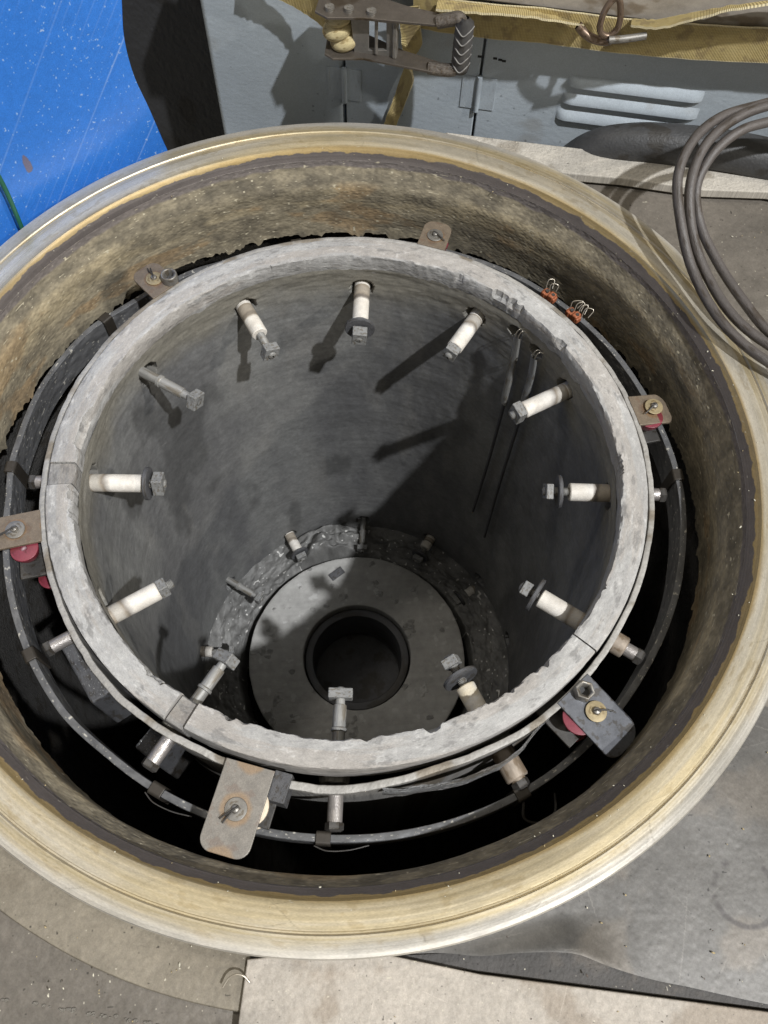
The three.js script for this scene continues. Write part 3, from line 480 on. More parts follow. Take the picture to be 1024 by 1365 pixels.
post(-114.3, -0.107, 'white ceramic tube with thin rod sticking out to a square nut, far left', { tube: [0.045, 0.03], k: 2, roll: 4, tip: 0.083, nutAt: 0.074, nut: [0.019, 0.019, 0.012], spin: 0.3 });
const LG = 'posts round the bottom of the hot zone';
post(-114.5, LY, 'lower post with ribbed tube, lit, left of the crumbled lump on the floor', { tube: [0.040, 0.03], k: 2, washer: 0.042, tip: 0.062, nutAt: 0.053, group: LG });
post(-84, LY - 0.01, 'lower rod standing right of the crumbled lump, on the shadow edge', { stepped: true, tip: 0.066, nutAt: 0.058, group: LG });
post(-56, LY - 0.008, 'lower post in the shadow beyond the hearth plate, far right', { tube: [0.022, 0.03], k: 1, washer: 0.038, tip: 0.058, nutAt: 0.05, group: LG });
post(-145.5, LY + 0.03, 'thin lower rod casting a dark line over the crumbs at the left', { stepped: true, tip: 0.080, nutAt: 0.073, group: LG });
post(-174, LY + 0.012, 'lower post partly hidden behind the block nut of the front left rod', { tube: [0.02, 0.03], k: 1, tip: 0.062, nutAt: 0.056, group: LG });
post(-30, LY - 0.075 + 0.03, 'lower post in deep shadow, upper of the pair right of the hearth plate', { tube: [0.026, 0.03], k: 2, washer: 0.042, tip: 0.060, nutAt: 0.052, group: LG });
post(-4, LY - 0.09 + 0.03, 'lower post in deep shadow, lower of the pair right of the hearth plate', { tube: [0.026, 0.03], k: 2, washer: 0.042, tip: 0.060, nutAt: 0.052, group: LG });

// ---------------------------------------------------------------- carrying hoop outside the drum
let HOOPR;
{
  const t = thing('carrying_hoop', 'dark flat steel hoop encircling the drum, dotted with droplets', 'hoop', [CX, 0, CZ]);
  const RT = [[-180, 0.3735], [-170, 0.380], [-154, 0.386], [-145, 0.386], [-130, 0.3745], [-122, 0.370], [-113, 0.364], [-90, 0.3645], [-66, 0.3665], [-50, 0.3695], [-34, 0.3695], [-9, 0.3675], [4, 0.369], [20, 0.3665], [40, 0.3635], [67, 0.3655], [94, 0.3655], [116, 0.3675], [130, 0.3675], [143, 0.372], [155, 0.372], [174, 0.3725], [180, 0.3735]];
  const rOf = (az) => { let k = 0; while (k < RT.length - 2 && RT[k + 1][0] < az) k++; const [a, p] = RT[k], [b, q] = RT[k + 1]; return p + (q - p) * sstep(a, b, az); };
  HOOPR = (az) => rOf((az + 180) % 360 - 180);
  obj('band', ring([[-0.0036, -0.138], [-0.0036, -0.1008], [-0.0028, -0.1], [0.0028, -0.1], [0.0036, -0.1008], [0.0036, -0.138], [-0.0036, -0.138]], { nu: 480, c: [0, 0], disp: (az, k) => [rOf(az), 0.0012 * (N1.fbm((az + 180) / 360, k / 8, 200, 4, 2) - 0.5)] }), M.hoop, t);
  for (const a of [-139, -173, 152.5, 122.5, 97, 67, 1.5, -98]) {
    const r = rOf(a), s = new THREE.Shape(), W = 0.0058; s.moveTo(-W, -0.019); s.lineTo(W, -0.019); s.lineTo(W, 0.0185); s.quadraticCurveTo(W, 0.0215, W - 0.003, 0.0215); s.lineTo(-W + 0.003, 0.0215); s.quadraticCurveTo(-W, 0.0215, -W, 0.0185); s.closePath();
    const h = new THREE.Path(); h.moveTo(-0.0042, -0.018); h.lineTo(-0.0042, 0.0198); h.lineTo(0.0042, 0.0198); h.lineTo(0.0042, -0.018); h.closePath(); s.holes.push(h);
    const g = new THREE.ExtrudeGeometry(s, { depth: 0.0125, bevelEnabled: true, bevelSize: 0.0006, bevelThickness: 0.0006, bevelSegments: 2 }); g.translate(0, 0, -0.00625);
    g.rotateY(-a * D2R); g.translate(...pol(a, r, -0.1195, [0, 0]));
    obj('clamp', g, M.darkSteel, t);
    const q = (da, dr, y) => pol(a + da, r + dr, y, [0, 0]);
    if (a === 97 || a === 122.5) obj('clip_spring', tube([q(1.2, 0.007, -0.098), q(-0.5, 0.0105, -0.097), q(-3.5, 0.010, -0.097), q(-6.5, 0.0065, -0.098)], 0.0007, 20, 6), M.darkSteel, t);
    if (a === 67) obj('wire_loop', tube([q(0.5, 0.008, -0.10), q(1, 0.02, -0.115), q(-1, 0.03, -0.13), q(-4, 0.03, -0.14), q(-6, 0.016, -0.15)], 0.0014, 24, 6), M.darkSteel, t);
  }
}

// ---------------------------------------------------------------- brackets on the rim
function bracket(az, label, o = {}) {
  const t = thing('rim_bracket', label, 'bracket', pol(az, 0.318, o.y ?? -0.050), -az * D2R, 'brackets spaced round the rim of the drum');
  const w = o.w ?? 0.0225, L = o.L ?? 0.068, out = [[0.001, -w], [0.001, w]];
  const cr = o.cr ?? 0.012;
  for (let k = 0; k <= 8; k++) { const a = Math.PI / 2 - k / 8 * Math.PI / 2; out.push([L - cr + cr * Math.cos(a), w - cr + cr * Math.sin(a)]); }
  for (let k = 0; k <= 8; k++) { const a = -k / 8 * Math.PI / 2; out.push([L - cr + cr * Math.cos(a), -w + cr + cr * Math.sin(a)]); }
  const pg = planarUV(plate(out, 0.0035, 0.0006, []), 1 / (2 * w), (o.bolt ?? 0.038) - w, -w);
  if (o.bend) { const p = pg.attributes.position; for (let i = 0; i < p.count; i++) { const x = p.getX(i); if (x > L - 0.022) p.setY(i, p.getY(i) - (x - L + 0.022) * 0.55); } pg.computeVertexNormals(); }
  obj('plate', pg, o.m ?? M.bracket[o.k ?? 0], t);
  const b = o.bolt ?? 0.038;
  const wash = new THREE.LatheGeometry([[0.0035, 0.0002], [0.0095, 0.0002], [0.0100, 0.0008], [0.0096, 0.0016], [0.0036, 0.0017]].map((p) => new THREE.Vector2(...p)), 28); wash.translate(b, 0, 0); obj('washer', wash, o.wm ?? M.steel, t);
  const bo = new THREE.LatheGeometry([[0.0036, 0.001], [0.0036, 0.004], [0.0028, 0.0052], [0, 0.0056]].map((p) => new THREE.Vector2(...p)), 16); bo.translate(b, 0, 0); obj('bolt', bo, M.steel, t);
  const sp = o.cot ?? 1.2, C = Math.cos(sp), S = Math.sin(sp);
  obj('cotter_pin', [tube([[b - 0.003 * C, 0.0046, -0.003 * S], [b, 0.0064, 0], [b + 0.009 * C, 0.004, 0.009 * S], [b + 0.016 * C, 0.0024, 0.015 * S]], 0.0008, 16, 5), tube([[b - 0.004 * S, 0.0046, -0.002], [b, 0.0062, 0], [b + 0.009 * C + 0.002, 0.004, 0.009 * S - 0.002], [b + 0.014 * C + 0.004, 0.0024, 0.013 * S - 0.002]], 0.0008, 16, 5)], M.darkSteel, t);
  // insulating spool under the plate
  const red = o.spool ?? M.red;
  for (const yy of [-0.0042, -0.034]) { const g = new THREE.LatheGeometry([[0.004, 0], [0.0165, 0], [0.0175, -0.0012], [0.0150, -0.009], [0.0118, -0.0145], [0.004, -0.0145]].map((p) => new THREE.Vector2(...p)), 28); { const q = Math.min(1, w / 0.0225); g.scale(q, 1, q); } { const lo = o.low && yy < -0.01; g.translate(b - 0.006 - (lo ? 0.012 : 0), yy - (lo ? 0.012 : 0), (o.sz ?? 0.006) * (lo ? 1.5 : 0.85)); } obj('insulator', g, red, t); }
  const lug = [box(0.042, 0.004, 0.036, b - 0.014, -0.0295, o.sz ?? 0.006), box(0.004, 0.045, 0.036, b - 0.036, -0.05, o.sz ?? 0.006)]; obj('lug', lug, M.darkSteel, t);
  if (o.fit) { const g = new THREE.LatheGeometry([[0.0052, -0.002], [0.0055, 0.010], [0.0085, 0.0105], [0.0095, 0.0095], [0.0098, 0.001], [0.0098, 0]].map((p) => new THREE.Vector2(...p)), o.hexfit ? 6 : 28); const h = mergeSmooth(g.toNonIndexed(), 20); h.translate(o.fit[0], 0.0002, o.fit[1]); obj('fitting', h, M.steel, t);
    const cc = new THREE.CircleGeometry(0.0053, 20); cc.rotateX(-Math.PI / 2); cc.translate(o.fit[0], 0.0016, o.fit[1]); obj('fitting_bore', cc, M.hole, t); }
  if (o.block) obj('side_block', box(0.026, 0.034, 0.016, 0.012, -0.022, -0.030), M.graphiteDark, t);
  return t;
}
bracket(-68.8, 'rusty brown bracket at the far side of the rim, against the crusted lining', { k: 1, w: 0.0175, L: 0.043, bolt: 0.020, cot: 2 });
bracket(-129.5, 'brown bracket with ring fitting at the far left of the rim', { k: 1, w: 0.0185, L: 0.048, bolt: 0.024, fit: [0.010, 0.013], wm: M.brassy, cot: 0.4 });
bracket(170.5, 'brown bracket above red insulators at the left edge of the picture', { k: 1, w: 0.0180, L: 0.060, bolt: 0.026, low: true, sz: -0.024, cot: -0.2 });
bracket(109, 'clean grey bracket with rust ring and cotter pin at the front of the rim', { k: 0, L: 0.078, bolt: 0.040, spool: M.ivory, block: true, sz: -0.011, cot: 0.8, y: -0.048 });
bracket(52.5, 'dark grey bracket with bent-down end and hollow fitting at the front right', { m: M.bracketBlue, w: 0.0210, cr: 0.015, L: 0.072, bolt: 0.030, fit: [0.010, -0.004], hexfit: true, wm: M.brassy, bend: true, cot: -0.9, sz: 0.016 });
bracket(-8.5, 'brown bracket with raspberry insulator on the right of the rim', { k: 1, w: 0.0190, L: 0.046, bolt: 0.024, wm: M.brassy, bend: true, sz: 0.010, cot: 2.6 });

// ---------------------------------------------------------------- dark wet blocks in the gap at the front left
for (const [az, r, y, w, h, d, ry, label] of [[149, 0.333, -0.150, 0.034, 0.10, 0.075, 0, 'large dark droplet-covered block in the gap at the front left'], [129.5, 0.331, -0.150, 0.036, 0.10, 0.032, 0, 'small dark droplet-covered block beside the front left pin']]) {
  const t = thing('power_block', label, 'block', pol(az, r, y), -az * D2R, 'dark blocks in the gap beside the drum');
  obj('block', box(w, h, d, 0, -h / 2, 0, 0.003), M.graphiteDark, t);
  const R = mulberry(Math.round(az)), gs = []; for (let k = 0; k < 130; k++) { const s = 0.0005 + 0.0009 * R() * R(); const g = new THREE.SphereGeometry(s, 6, 4); g.scale(1, 0.6, 1); g.translate((R() - 0.5) * w * 0.9, 0.0002, (R() - 0.5) * d * 0.9); gs.push(g); }
  stuff(obj('droplets', gs, mat({ rgb: [0.16, 0.16, 0.16], roughness: 0.12 }), t));
}

// ---------------------------------------------------------------- thermocouples on the right of the far wall
for (const [az, y0, y1, y2, k, label] of [[-40.6, -0.068, -0.200, -0.555, 0, 'left hanging thermocouple strip with twin wire hooks'], [-34.3, -0.078, -0.185, -0.600, 1, 'right hanging thermocouple strip, longer and darker']]) {
  const t = thing('thermocouple', label, 'thermocouple', [CX, 0, CZ], 0, 'thermocouples hung down the liner');
  const q = (da, r, y) => pol(az + da, r, y, [0, 0]), K = 1.4;
  const strip = surf(6, 60, (u, v) => { const y = y0 - 0.014 + (y1 - y0) * 1.02 * v, a = u * Math.PI * 2; const rr = 0.277 + 0.002 * Math.sin(v * 5); return pol(az + K * v + 1.15 * Math.cos(a) , rr + 0.0022 * Math.sin(a), y, [0, 0]); }, { closed: true });
  obj('sheath', strip, k ? M.graphite : M.rod, t);
  obj('probe', tube([q(K, 0.277, y1), q(K * 0.9, 0.2775, (y1 + y2) / 2), q(0.3 + k * 1.3, 0.279, y2)], 0.0025, 40, 8), M.graphiteDark, t);
  for (const d of [-0.45, 0.45]) obj('wire_hook', tube([q(d, 0.292, y0 - 0.022), q(d + 0.5, 0.285, y0 - 0.008), q(d + 0.4, 0.279, y0 - 0.002), q(d, 0.2765, y0 - 0.010), q(d, 0.2768, y0 - 0.024)], 0.0007, 20, 6), M.wire, t);
  if (!k) obj('bare_tip', tube([q(0.3, 0.279, y2), q(0.2, 0.279, y2 - 0.008)], 0.0008, 6, 6), M.brassy, t);
}
// ---------------------------------------------------------------- orange connectors between rim and hoop
for (const [az, label, n] of [[-41.5, 'small orange terminal connector nearer the far bracket', 2], [-34.8, 'small orange terminal connector with tangled wires, nearer the right bracket', 4]]) {
  const t = thing('terminal_connector', label, 'connector', pol(az, 0.336, -0.062), -(az + 90) * D2R, 'orange terminal connectors behind the rim');
  obj('body', [box(0.020, 0.008, 0.009, 0, 0, 0, 0.0018), box(0.008, 0.011, 0.010, 0.004, 0.001, 0, 0.002), box(0.005, 0.010, 0.011, -0.006, 0, 0, 0.0015)], M.orange, t);
  for (const x of [-0.004, 0.005]) { const s = new THREE.CylinderGeometry(0.0022, 0.0022, 0.013, 10); s.translate(x, 0.0005, 0); obj('screw', s, M.darkSteel, t); }
  for (let k = 0; k < n; k++) { const x = -0.008 + k * 0.006, R = mulberry(k + 3 + n); obj('wire', tube([[x, 0.002, -0.002], [x - 0.002, 0.011 + 0.004 * R(), -0.006 - 0.004 * R()], [x + 0.001 + 0.006 * R(), 0.013, -0.009 - 0.007 * R()], [x + 0.006, 0.006, -0.007]], 0.0006, 24, 5), M.wire, t); }
}

// ---------------------------------------------------------------- grey cabinet behind
const CAB = { o: [0.217, 0, -0.52], ry: -Math.atan2(0.233, 0.973) };
{
  const t = thing('steel_cabinet', 'grey-blue steel cabinet with hinged doors and louvres behind the furnace', 'cabinet', CAB.o, CAB.ry);
  const uvb = (g) => { const p = g.attributes.position, a = new Float32Array(p.count * 2); for (let i = 0; i < p.count; i++) { a[2 * i] = p.getX(i) * 1.6; a[2 * i + 1] = (p.getY(i) + p.getZ(i) * 0.5) * 3.2 ; } g.setAttribute('uv', new THREE.BufferAttribute(a, 2)); return g; };
  obj('body', uvb(box(1.3, 1.0, 0.4, 0.282, -0.36, -0.2225, 0.012)), M.cab, t);
  const doors = [[-0.3725, -0.1905], [-0.1875, -0.0125], [-0.0095, 0.60]];
  for (const [a, b] of doors) obj('door', uvb(box(b - a, 0.70, 0.020, (a + b) / 2, -0.245, -0.0118, a < -0.3 ? 0.0075 : 0.0018)), M.cab, t);
  obj('top_rail', uvb(box(1.3, 0.05, 0.05, 0.281, 0.141, -0.008, 0.003)), M.ledge, t);
  for (const [u, v] of [[-0.1888, -0.026], [-0.0108, -0.014]]) {
    const h = obj('hinge', [box(0.020, 0.046, 0.0016, u - 0.0125, v, -0.0013, 0.0005), box(0.020, 0.046, 0.0016, u + 0.0125, v, -0.0013, 0.0005)], M.cab, t);
    const k = new THREE.CylinderGeometry(0.0034, 0.0034, 0.05, 14); k.translate(u, v, 0.0012); obj('knuckle', k, M.cab, h);
  }
  for (const [u0, u1, v1, v0] of [[0.100, 0.270, 0.0275, 0.0135], [0.098, 0.272, 0.0035, -0.0105], [0.095, 0.276, -0.0205, -0.0345]]) {
    const L = u1 - u0, H = v1 - v0;
    const sk = (x) => -0.000 * x; const g = surf(60, 14, (u, v) => { const x = u * L, e = Math.min(1, Math.sqrt(clamp(Math.min(u, 1 - u) * L / 0.012))); const z = 0.0058 * e * Math.sin(Math.min(1, v * 1.02) * Math.PI / 2); return [u0 + x, v1 - H * v, -0.0016 + z]; }, { flip: true });
    const under = surf(60, 2, (u, v) => { const e = Math.min(1, Math.sqrt(clamp(Math.min(u, 1 - u) * L / 0.012))); return [u0 + u * L, v0 + 0.0018 * (1 - Math.abs(2 * v - 1)) * 0, -0.0016 + (0.011 * e) * (1 - v * 0.18)]; });
    obj('louvre', uvb(g), M.cab, t);
    const sl = new THREE.PlaneGeometry(L * 0.97, 0.006); sl.translate((u0 + u1) / 2, v0 + 0.0035, -0.0012); obj('louvre_slot', sl, M.cabGap, t);
  }
  const mk = new RoundedBoxGeometry(0.005, 0.003, 0.0004, 1, 0.0001);
  for (const [u, v] of [[0.0045, 0.036], [0.011, 0.035], [0.016, 0.034], [-0.015, 0.036]]) { const g = mk.clone(); g.translate(u, v, -0.0016); obj('paint_mark', g, M.cabGap, t); }
}
// things on the cabinet, in its own axes
const onCab = (name, label, cat, u = 0, v = 0, w = 0, group) => { const q = new THREE.Vector3(u, v, w).applyEuler(new THREE.Euler(0, CAB.ry, 0)); return thing(name, label, cat, [CAB.o[0] + q.x, CAB.o[1] + q.y, CAB.o[2] + q.z], CAB.ry, group); };
function webbing(pts, width, th = 0.0022, n = 60) {   // pts: centre [u, v, w] and tilt of the width direction (0 = vertical)
  const cur = new THREE.CatmullRomCurve3(pts.map((p) => new THREE.Vector3(p[0], p[1], p[2]))), T = pts.map((p) => p[3] ?? 0), Wd = pts.map((p) => p[4] ?? width), L = cur.getLength();
  const lerp = (A, u) => { const f = u * (A.length - 1), i = Math.min(A.length - 2, Math.floor(f)); return A[i] + (A[i + 1] - A[i]) * (f - i); };
  const at = (u, s, o) => { const c = cur.getPoint(u), d = cur.getTangent(u), a = lerp(T, u); const up = new THREE.Vector3(0, 1, 0).addScaledVector(d, -d.y).normalize(), nn = new THREE.Vector3().crossVectors(d, up).normalize();
    const wd = up.clone().multiplyScalar(Math.cos(a)).addScaledVector(nn, Math.sin(a)), no = nn.clone().multiplyScalar(Math.cos(a)).addScaledVector(up, -Math.sin(a)); const k = lerp(Wd, u) * s + 0.0012 * (N2(u * 40, s * 3, 64, 64) - 0.5); c.addScaledVector(wd, k).addScaledVector(no, o + 0.0016 * (N1(u * 26, s * 2 + 4, 64, 64) - 0.5)); return [c.x, c.y, c.z]; };
  const pr = [[-0.5, -1], [0.5, -1], [0.5, 1], [-0.5, 1], [-0.5, -1]];
  const nv = 16, half = surf(n, nv, (u, v) => at(u, v - 0.5, th / 2), { uvf: (u, v) => [u * L / 0.25, v] }), back = surf(n, nv, (u, v) => at(u, v - 0.5, -th / 2), { flip: true, uvf: (u, v) => [u * L / 0.25, v] });
  const e1 = surf(n, 1, (u, v) => at(u, 0.5, th * (0.5 - v)), { uvf: (u) => [u * L / 0.25, 0.99] }), e2 = surf(n, 1, (u, v) => at(u, -0.5, th * (0.5 - v)), { uvf: (u) => [u * L / 0.25, 0.01], flip: true });
  return [half, back, e1, e2].map((g) => g);
}
{
  const t = onCab('ratchet_strap', 'soiled yellow webbing strap stretched along the top of the grey cabinet', 'strap');
  obj('webbing', webbing([[-0.10, 0.094, 0.014], [-0.03, 0.0965, 0.022], [0.06, 0.1005, 0.024], [0.15, 0.1000, 0.024], [0.24, 0.1040, 0.024], [0.33, 0.1110, 0.024], [0.5, 0.124, 0.024]], 0.041), M.web, t);
  obj('tail', webbing([[-0.107, 0.10, 0.020, 0.5, 0.03], [-0.100, 0.06, 0.016, 0.9, 0.026], [-0.100, 0.02, 0.010, 0.5, 0.024], [-0.112, -0.03, 0.006, 0.2, 0.017], [-0.124, -0.07, 0.006, 0.1, 0.017], [-0.135, -0.12, 0.006, 0.1, 0.02]].map((p) => p), 0.02), M.web, t);
  const u = onCab('strap_loop', 'narrow twisted yellow strap rising right from the rusty hook', 'strap');
  obj('webbing', webbing([[0.150, 0.126, 0.040, 1.25, 0.03], [0.178, 0.1295, 0.042, 1.25], [0.21, 0.141, 0.042, 1.2], [0.262, 0.160, 0.042, 1.1], [0.40, 0.19, 0.042, 1]], 0.034), M.web, u);
  const v = onCab('strap_band', 'frayed yellow strap between the ratchet and the rusty hook', 'strap');
  obj('webbing', webbing([[-0.07, 0.119, 0.040, 1.3], [-0.02, 0.120, 0.038, 1.25], [0.04, 0.121, 0.038, 1.2], [0.098, 0.117, 0.040, 1.1, 0.02]], 0.036), M.web, v);
  const w = onCab('webbing_end', 'frayed yellow webbing end at the top left of the cabinet', 'strap');
  obj('webbing', webbing([[-0.30, 0.115, 0.02], [-0.262, 0.108, 0.022], [-0.225, 0.098, 0.03], [-0.19, 0.09, 0.05]], 0.03), M.web, w);
}
{
  const t = onCab('ratchet_buckle', 'rusty steel ratchet buckle with black rubber handle holding the yellow strap', 'ratchet buckle');
  const side = (v, prof) => { const s = plate(prof, 0.003, 0.0006); s.translate(0, v + 0.0015, 0); return s; };
  // side plates lie in (u, w)
  obj('side_plate', side(0.066, [[-0.200, 0.040], [-0.197, 0.074], [-0.186, 0.081], [-0.150, 0.074], [-0.110, 0.078], [-0.066, 0.083], [-0.054, 0.078], [-0.056, 0.064], [-0.105, 0.050], [-0.150, 0.030], [-0.190, 0.030]]), M.plateSteel, t);
  obj('side_plate', side(0.116, [[-0.206, 0.040], [-0.206, 0.074], [-0.190, 0.083], [-0.150, 0.076], [-0.110, 0.074], [-0.066, 0.072], [-0.05, 0.068], [-0.056, 0.052], [-0.105, 0.044], [-0.150, 0.030], [-0.196, 0.030]]), M.plateSteel, t);
  // rolled webbing on the drum: two bulging turns
  obj('webbing_roll', [[0.103, 0.0165, 0.000], [0.088, 0.0185, -0.002], [0.075, 0.0175, 0.006]].map(([v, r, du]) => { const g = new THREE.SphereGeometry(r, 24, 16); g.scale(1.0, 0.62, 1.0); g.rotateZ(0.25); g.translate(-0.182 + du, v, 0.056); return g; }), mat({ map: rep(grime, 2, 2), rgb: [0.74, 0.62, 0.34], roughness: 0.75, bumpMap: rep(fineBump, 2, 2), bumpScale: 0.002 }), t);
  // release frame: plate with a slot, and a bar across it
  const s = new THREE.Shape([[-0.162, 0.064], [-0.112, 0.068], [-0.114, 0.114], [-0.166, 0.114]].map((p) => new THREE.Vector2(...p))); const h = new THREE.Path([[-0.146, 0.071], [-0.146, 0.108], [-0.124, 0.108], [-0.123, 0.074]].map((p) => new THREE.Vector2(...p))); s.holes.push(h);
  const fg = new THREE.ExtrudeGeometry(s, { depth: 0.003, bevelEnabled: true, bevelSize: 0.0008, bevelThickness: 0.0008, bevelSegments: 2 }); fg.translate(0, 0, 0.061);
  obj('release_frame', fg, M.steel, t);
  obj('cross_bar', [box(0.004, 0.042, 0.004, -0.136, 0.09, 0.066, 0.0015), box(0.006, 0.046, 0.014, -0.114, 0.09, 0.062, 0.002)], M.steel, t);
  obj('handle_arm', [tube([[-0.072, 0.066, 0.074], [-0.055, 0.0655, 0.074], [-0.042, 0.066, 0.072], [-0.034, 0.072, 0.070]], 0.0075, 20, 12), tube([[-0.066, 0.117, 0.066], [-0.05, 0.122, 0.066], [-0.042, 0.124, 0.066], [-0.038, 0.120, 0.067]], 0.0075, 20, 12)], M.plateSteel, t);
  const grip = obj('grip', latheY([[0.066, 0.004], [0.064, 0.0095], [0.070, 0.0108], [0.095, 0.0112], [0.122, 0.0105], [0.128, 0.004]]).translate(-0.0345, 0, 0.069).applyMatrix4(new THREE.Matrix4()), M.grip, t);
  for (let k = 0; k < 5; k++) { const y = 0.072 + k * 0.011; obj('grip_ridge', tube([[-0.0455, y + 0.004, 0.0705], [-0.0405, y + 0.001, 0.0785], [-0.0345, y - 0.003, 0.0808], [-0.0285, y + 0.001, 0.0785], [-0.0235, y + 0.004, 0.0705]], 0.0008, 24, 6), M.gripLine, grip); }
  for (const [u, w] of [[-0.19, 0.068], [-0.168, 0.066], [-0.142, 0.066]]) { const g = new THREE.CylinderGeometry(0.0055, 0.006, 0.004, 14); g.translate(u, 0.1195, w); obj('rivet', g, M.steel, t); }
}
function latheY(pts) { return mergeSmooth(new THREE.LatheGeometry(pts.map(([y, r]) => new THREE.Vector2(r, y)), 20).toNonIndexed(), 60); }
{
  const t = onCab('strap_hook', 'rusty steel hook and link joining the two yellow straps', 'hook');
  const rusty = mat({ map: rep(grime, 2, 2), rgb: [0.26, 0.19, 0.14], roughness: 0.4, metalness: 0.7 });
  obj('link', tube([[0.122, 0.155, 0.05], [0.115, 0.140, 0.055], [0.117, 0.122, 0.056], [0.127, 0.117, 0.054], [0.135, 0.126, 0.052], [0.133, 0.145, 0.05], [0.127, 0.157, 0.05]], 0.0036, 40, 10, true), rusty, t);
  obj('hook', tube([[0.092, 0.120, 0.046], [0.100, 0.114, 0.048], [0.113, 0.109, 0.050], [0.127, 0.110, 0.052], [0.134, 0.116, 0.054]], 0.005, 30, 10), rusty, t);
  obj('crossbar', tube([[0.128, 0.1165, 0.060], [0.145, 0.1185, 0.058], [0.168, 0.1225, 0.054]], 0.0042, 20, 10), M.steel, t);
}
// black hose in front of the cabinet
{
  const t = onCab('rubber_hose', 'thick black rubber hose bending up behind the pale edge strip', 'hose');
  obj('tube', tube([[0.105, -0.16, 0.040], [0.118, -0.085, 0.042], [0.150, -0.040, 0.045], [0.195, -0.0215, 0.047], [0.245, -0.0150, 0.048], [0.31, -0.0130, 0.050], [0.40, -0.018, 0.052], [0.7, -0.03, 0.06]], 0.0245, 80, 24), M.rubber, t);
}
// cable coil leaning over hose and flange
{
  const t = thing('cable_coil', 'coil of grey-brown cable looped over the hose and the right of the flange', 'cable');
  const jit = (P) => P.map(([x, y, z], i) => [x + 0.004 * (N1(i * 1.7, x * 50, 64, 64) - 0.5), y, z + 0.004 * (N2(i * 1.3, z * 50 + 60, 64, 64) - 0.5)]);
  const A = [[0.493, 0.1, -0.34], [0.434, 0.1, -0.321], [0.399, 0.095, -0.291], [0.379, 0.08, -0.256], [0.38, 0.055, -0.211], [0.392, 0.03, -0.165], [0.414, 0.02, -0.105], [0.448, 0.018, -0.054]];
  const B = [[0.489, 0.106, -0.328], [0.439, 0.102, -0.309], [0.409, 0.092, -0.283], [0.392, 0.075, -0.249], [0.393, 0.050, -0.212], [0.405, 0.03, -0.167], [0.428, 0.02, -0.112], [0.459, 0.018, -0.07]];
  const C = [[0.484, 0.1, -0.31], [0.45, 0.098, -0.3], [0.421, 0.085, -0.282], [0.404, 0.065, -0.255], [0.41, 0.04, -0.225], [0.424, 0.025, -0.184], [0.445, 0.016, -0.138], [0.466, 0.012, -0.092]];
  const far = (k) => [[0.53 + 0.01 * k, 0.015, 0.0 - 0.01 * k], [0.62, 0.02, 0.0], [0.70, 0.03, -0.08], [0.72, 0.06, -0.19], [0.67, 0.09, -0.29], [0.58, 0.102, -0.335 + 0.008 * k]];
  obj('cable', tube([...jit(A), ...far(0), ...jit(B), ...far(1), ...jit(C), [0.53, 0.012, -0.03], [0.62, 0.012, 0.0], [0.8, 0.0, 0.05]], 0.0054, 420, 12), M.cable, t);
}
// ---------------------------------------------------------------- blue sheet, black panel, green cable on the left
{
  const m = [-0.6392, -0.7690], tt = [0.7690, -0.6392], D = 0.478;
  const right = [[0.145, -0.25], [0.1405, -0.03], [0.1385, -0.018], [0.131, 0.035], [0.1235, 0.082], [0.1245, 0.126], [0.133, 0.163], [0.146, 0.22], [0.16, 0.4]];
  const rc = new THREE.CatmullRomCurve3(right.map(([a, b]) => new THREE.Vector3(a, b, 0)));
  const face = (off) => surf(60, 60, (u, v) => { const p = rc.getPoint(v), a = -0.6 + (p.x + 0.6) * u, d = D + off + 0.0015 * (N1(u * 5, v * 4, 32, 32) - 0.5); return [m[0] * d + tt[0] * a, p.y, m[1] * d + tt[1] * a]; }, { flip: off > 0, uvf: (u, v) => { const p = rc.getPoint(v); return [(-0.6 + (p.x + 0.6) * u) * 1.2, p.y * 1.2]; } });
  const rim = surf(60, 1, (u, v) => { const p = rc.getPoint(u), d = D + v * 0.008 + 0.003 * (N1(5, u * 4, 32, 32) - 0.5); return [m[0] * d + tt[0] * p.x, p.y, m[1] * d + tt[1] * p.x]; });
  const o = obj('blue_sheet', [face(0), face(0.008), rim], M.blue); tag(o, 'scuffed bright blue plastic sheet with white scratches at the left', 'plastic sheet');
  const g = onCab('black_panel', 'matt black panel in the gap between blue sheet and grey cabinet', 'panel');
  obj('panel', box(0.9, 1.2, 0.02, -0.72, -0.2, -0.13, 0.002), M.blackSheet, g);
  const gc = obj('green_cable', tube([[-0.37, 0.30, -0.300], [-0.3575, 0.13, -0.3105], [-0.352, 0.056, -0.315], [-0.3535, 0.0, -0.314], [-0.357, -0.06, -0.311], [-0.36, -0.2, -0.308]], 0.0028, 60, 8), M.green); tag(gc, 'thin green cable hanging in front of the blue sheet', 'cable');
}
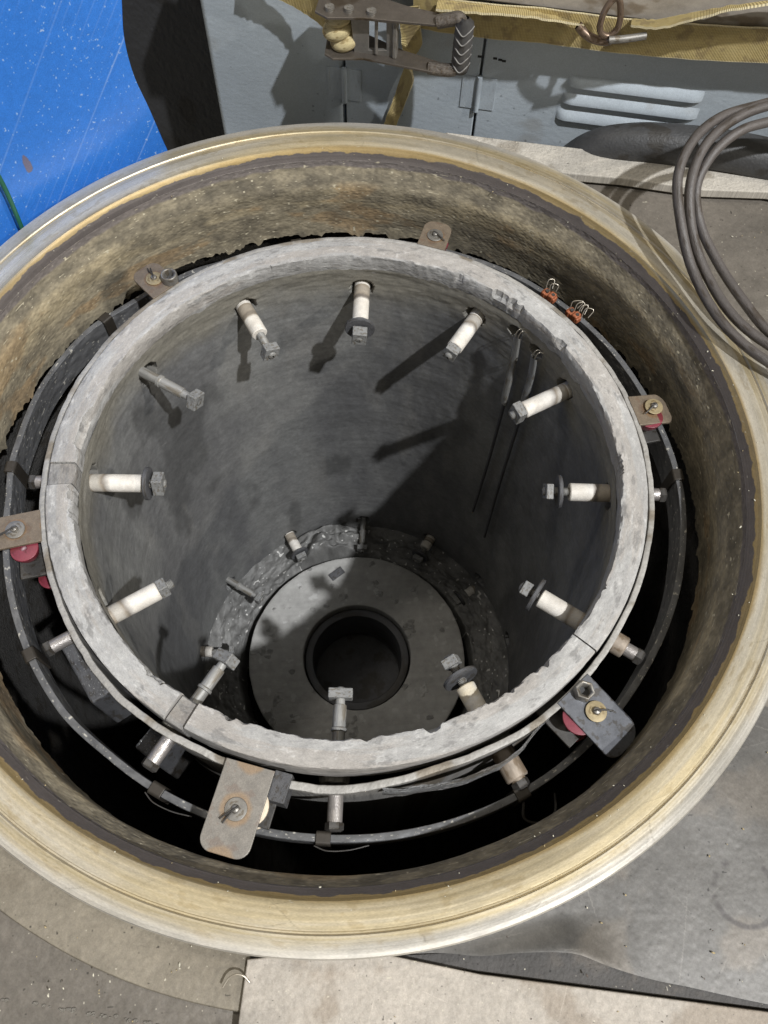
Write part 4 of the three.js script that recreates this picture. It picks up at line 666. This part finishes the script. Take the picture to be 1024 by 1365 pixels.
// ---------------------------------------------------------------- crumbs and chips
{
  const R = mulberry(2024), g = new THREE.IcosahedronGeometry(1, 0); { const p = g.attributes.position; for (let i = 0; i < p.count; i++) p.setXYZ(i, p.getX(i), p.getY(i) * 0.5, p.getZ(i)); }
  const spots = [];
  const add = (x, y, z, s, c) => spots.push([x, y, z, s, c]);
  for (let k = 0; k < 120; k++) { const az = R() * 360, r = 0.405 + 0.055 * R() * (R() < 0.5 ? 0.35 : 1); add(...pol(az, r, r > 0.4195 ? -0.0018 : -0.0185 + (r - 0.406) * 1.12, [0, 0]), 0.0005 + 0.0009 * R() * R(), R() < 0.7 ? 0 : 1); }
  for (let k = 0; k < 70; k++) add(0.05 + 0.4 * R(), -0.0295, 0.30 + 0.22 * R(), 0.0006 + 0.0012 * R() * R(), R() < 0.6 ? 1 : R() < 0.5 ? 0 : 2);
  for (let k = 0; k < 40; k++) add(-0.32 + 0.3 * R(), -0.0325, 0.42 + 0.08 * R(), 0.0006 + 0.001 * R() * R(), R() < 0.5 ? 0 : 1);
  for (let k = 0; k < 30; k++) add(-0.09 + 0.4 * R(), -0.0278, 0.50 + 0.06 * R(), 0.0005 + 0.0008 * R() * R(), R() < 0.5 ? 2 : 1);
  for (let k = 0; k < 40; k++) add(0.43 + 0.12 * R(), -0.0435, -0.3 + 0.25 * R(), 0.0006 + 0.0012 * R() * R(), R() < 0.6 ? 0 : 1);
  for (let k = 0; k < 260; k++) { const az = R() * 360; add(...pol(az, HOOPR(az) - 0.003 + 0.006 * R(), -0.0998), 0.00025 + 0.0003 * R(), 0); }
  const ok = spots.filter(([x, y, z]) => !(y < -0.02 && y > -0.06 && Math.hypot(x, z) < 0.462));
  const im = new THREE.InstancedMesh(g, mat({ roughness: 0.7 }), ok.length), Q = new THREE.Quaternion(), mx = new THREE.Matrix4(), col = [[0.5, 0.47, 0.38], [0.34, 0.27, 0.15], [0.10, 0.08, 0.07]];
  ok.forEach(([x, y, z, s, c], i) => { Q.setFromEuler(new THREE.Euler(0.3 * R(), 6.28 * R(), 0.3 * R())); mx.compose(new THREE.Vector3(x, y, z), Q, new THREE.Vector3(0.7 * s * (1 + 1.2 * R()), 0.6 * s, 0.7 * s)); im.setMatrixAt(i, mx); im.setColorAt(i, new THREE.Color().setRGB(...mul(col[c], 0.8 + 0.4 * R()))); });
  im.name = 'debris'; im.castShadow = im.receiveShadow = true; scene.add(im); tag(im, 'small pale and brown crumbs scattered over flange, hoop and deck', 'debris'); stuff(im);
}

renderer.render(scene, camera);
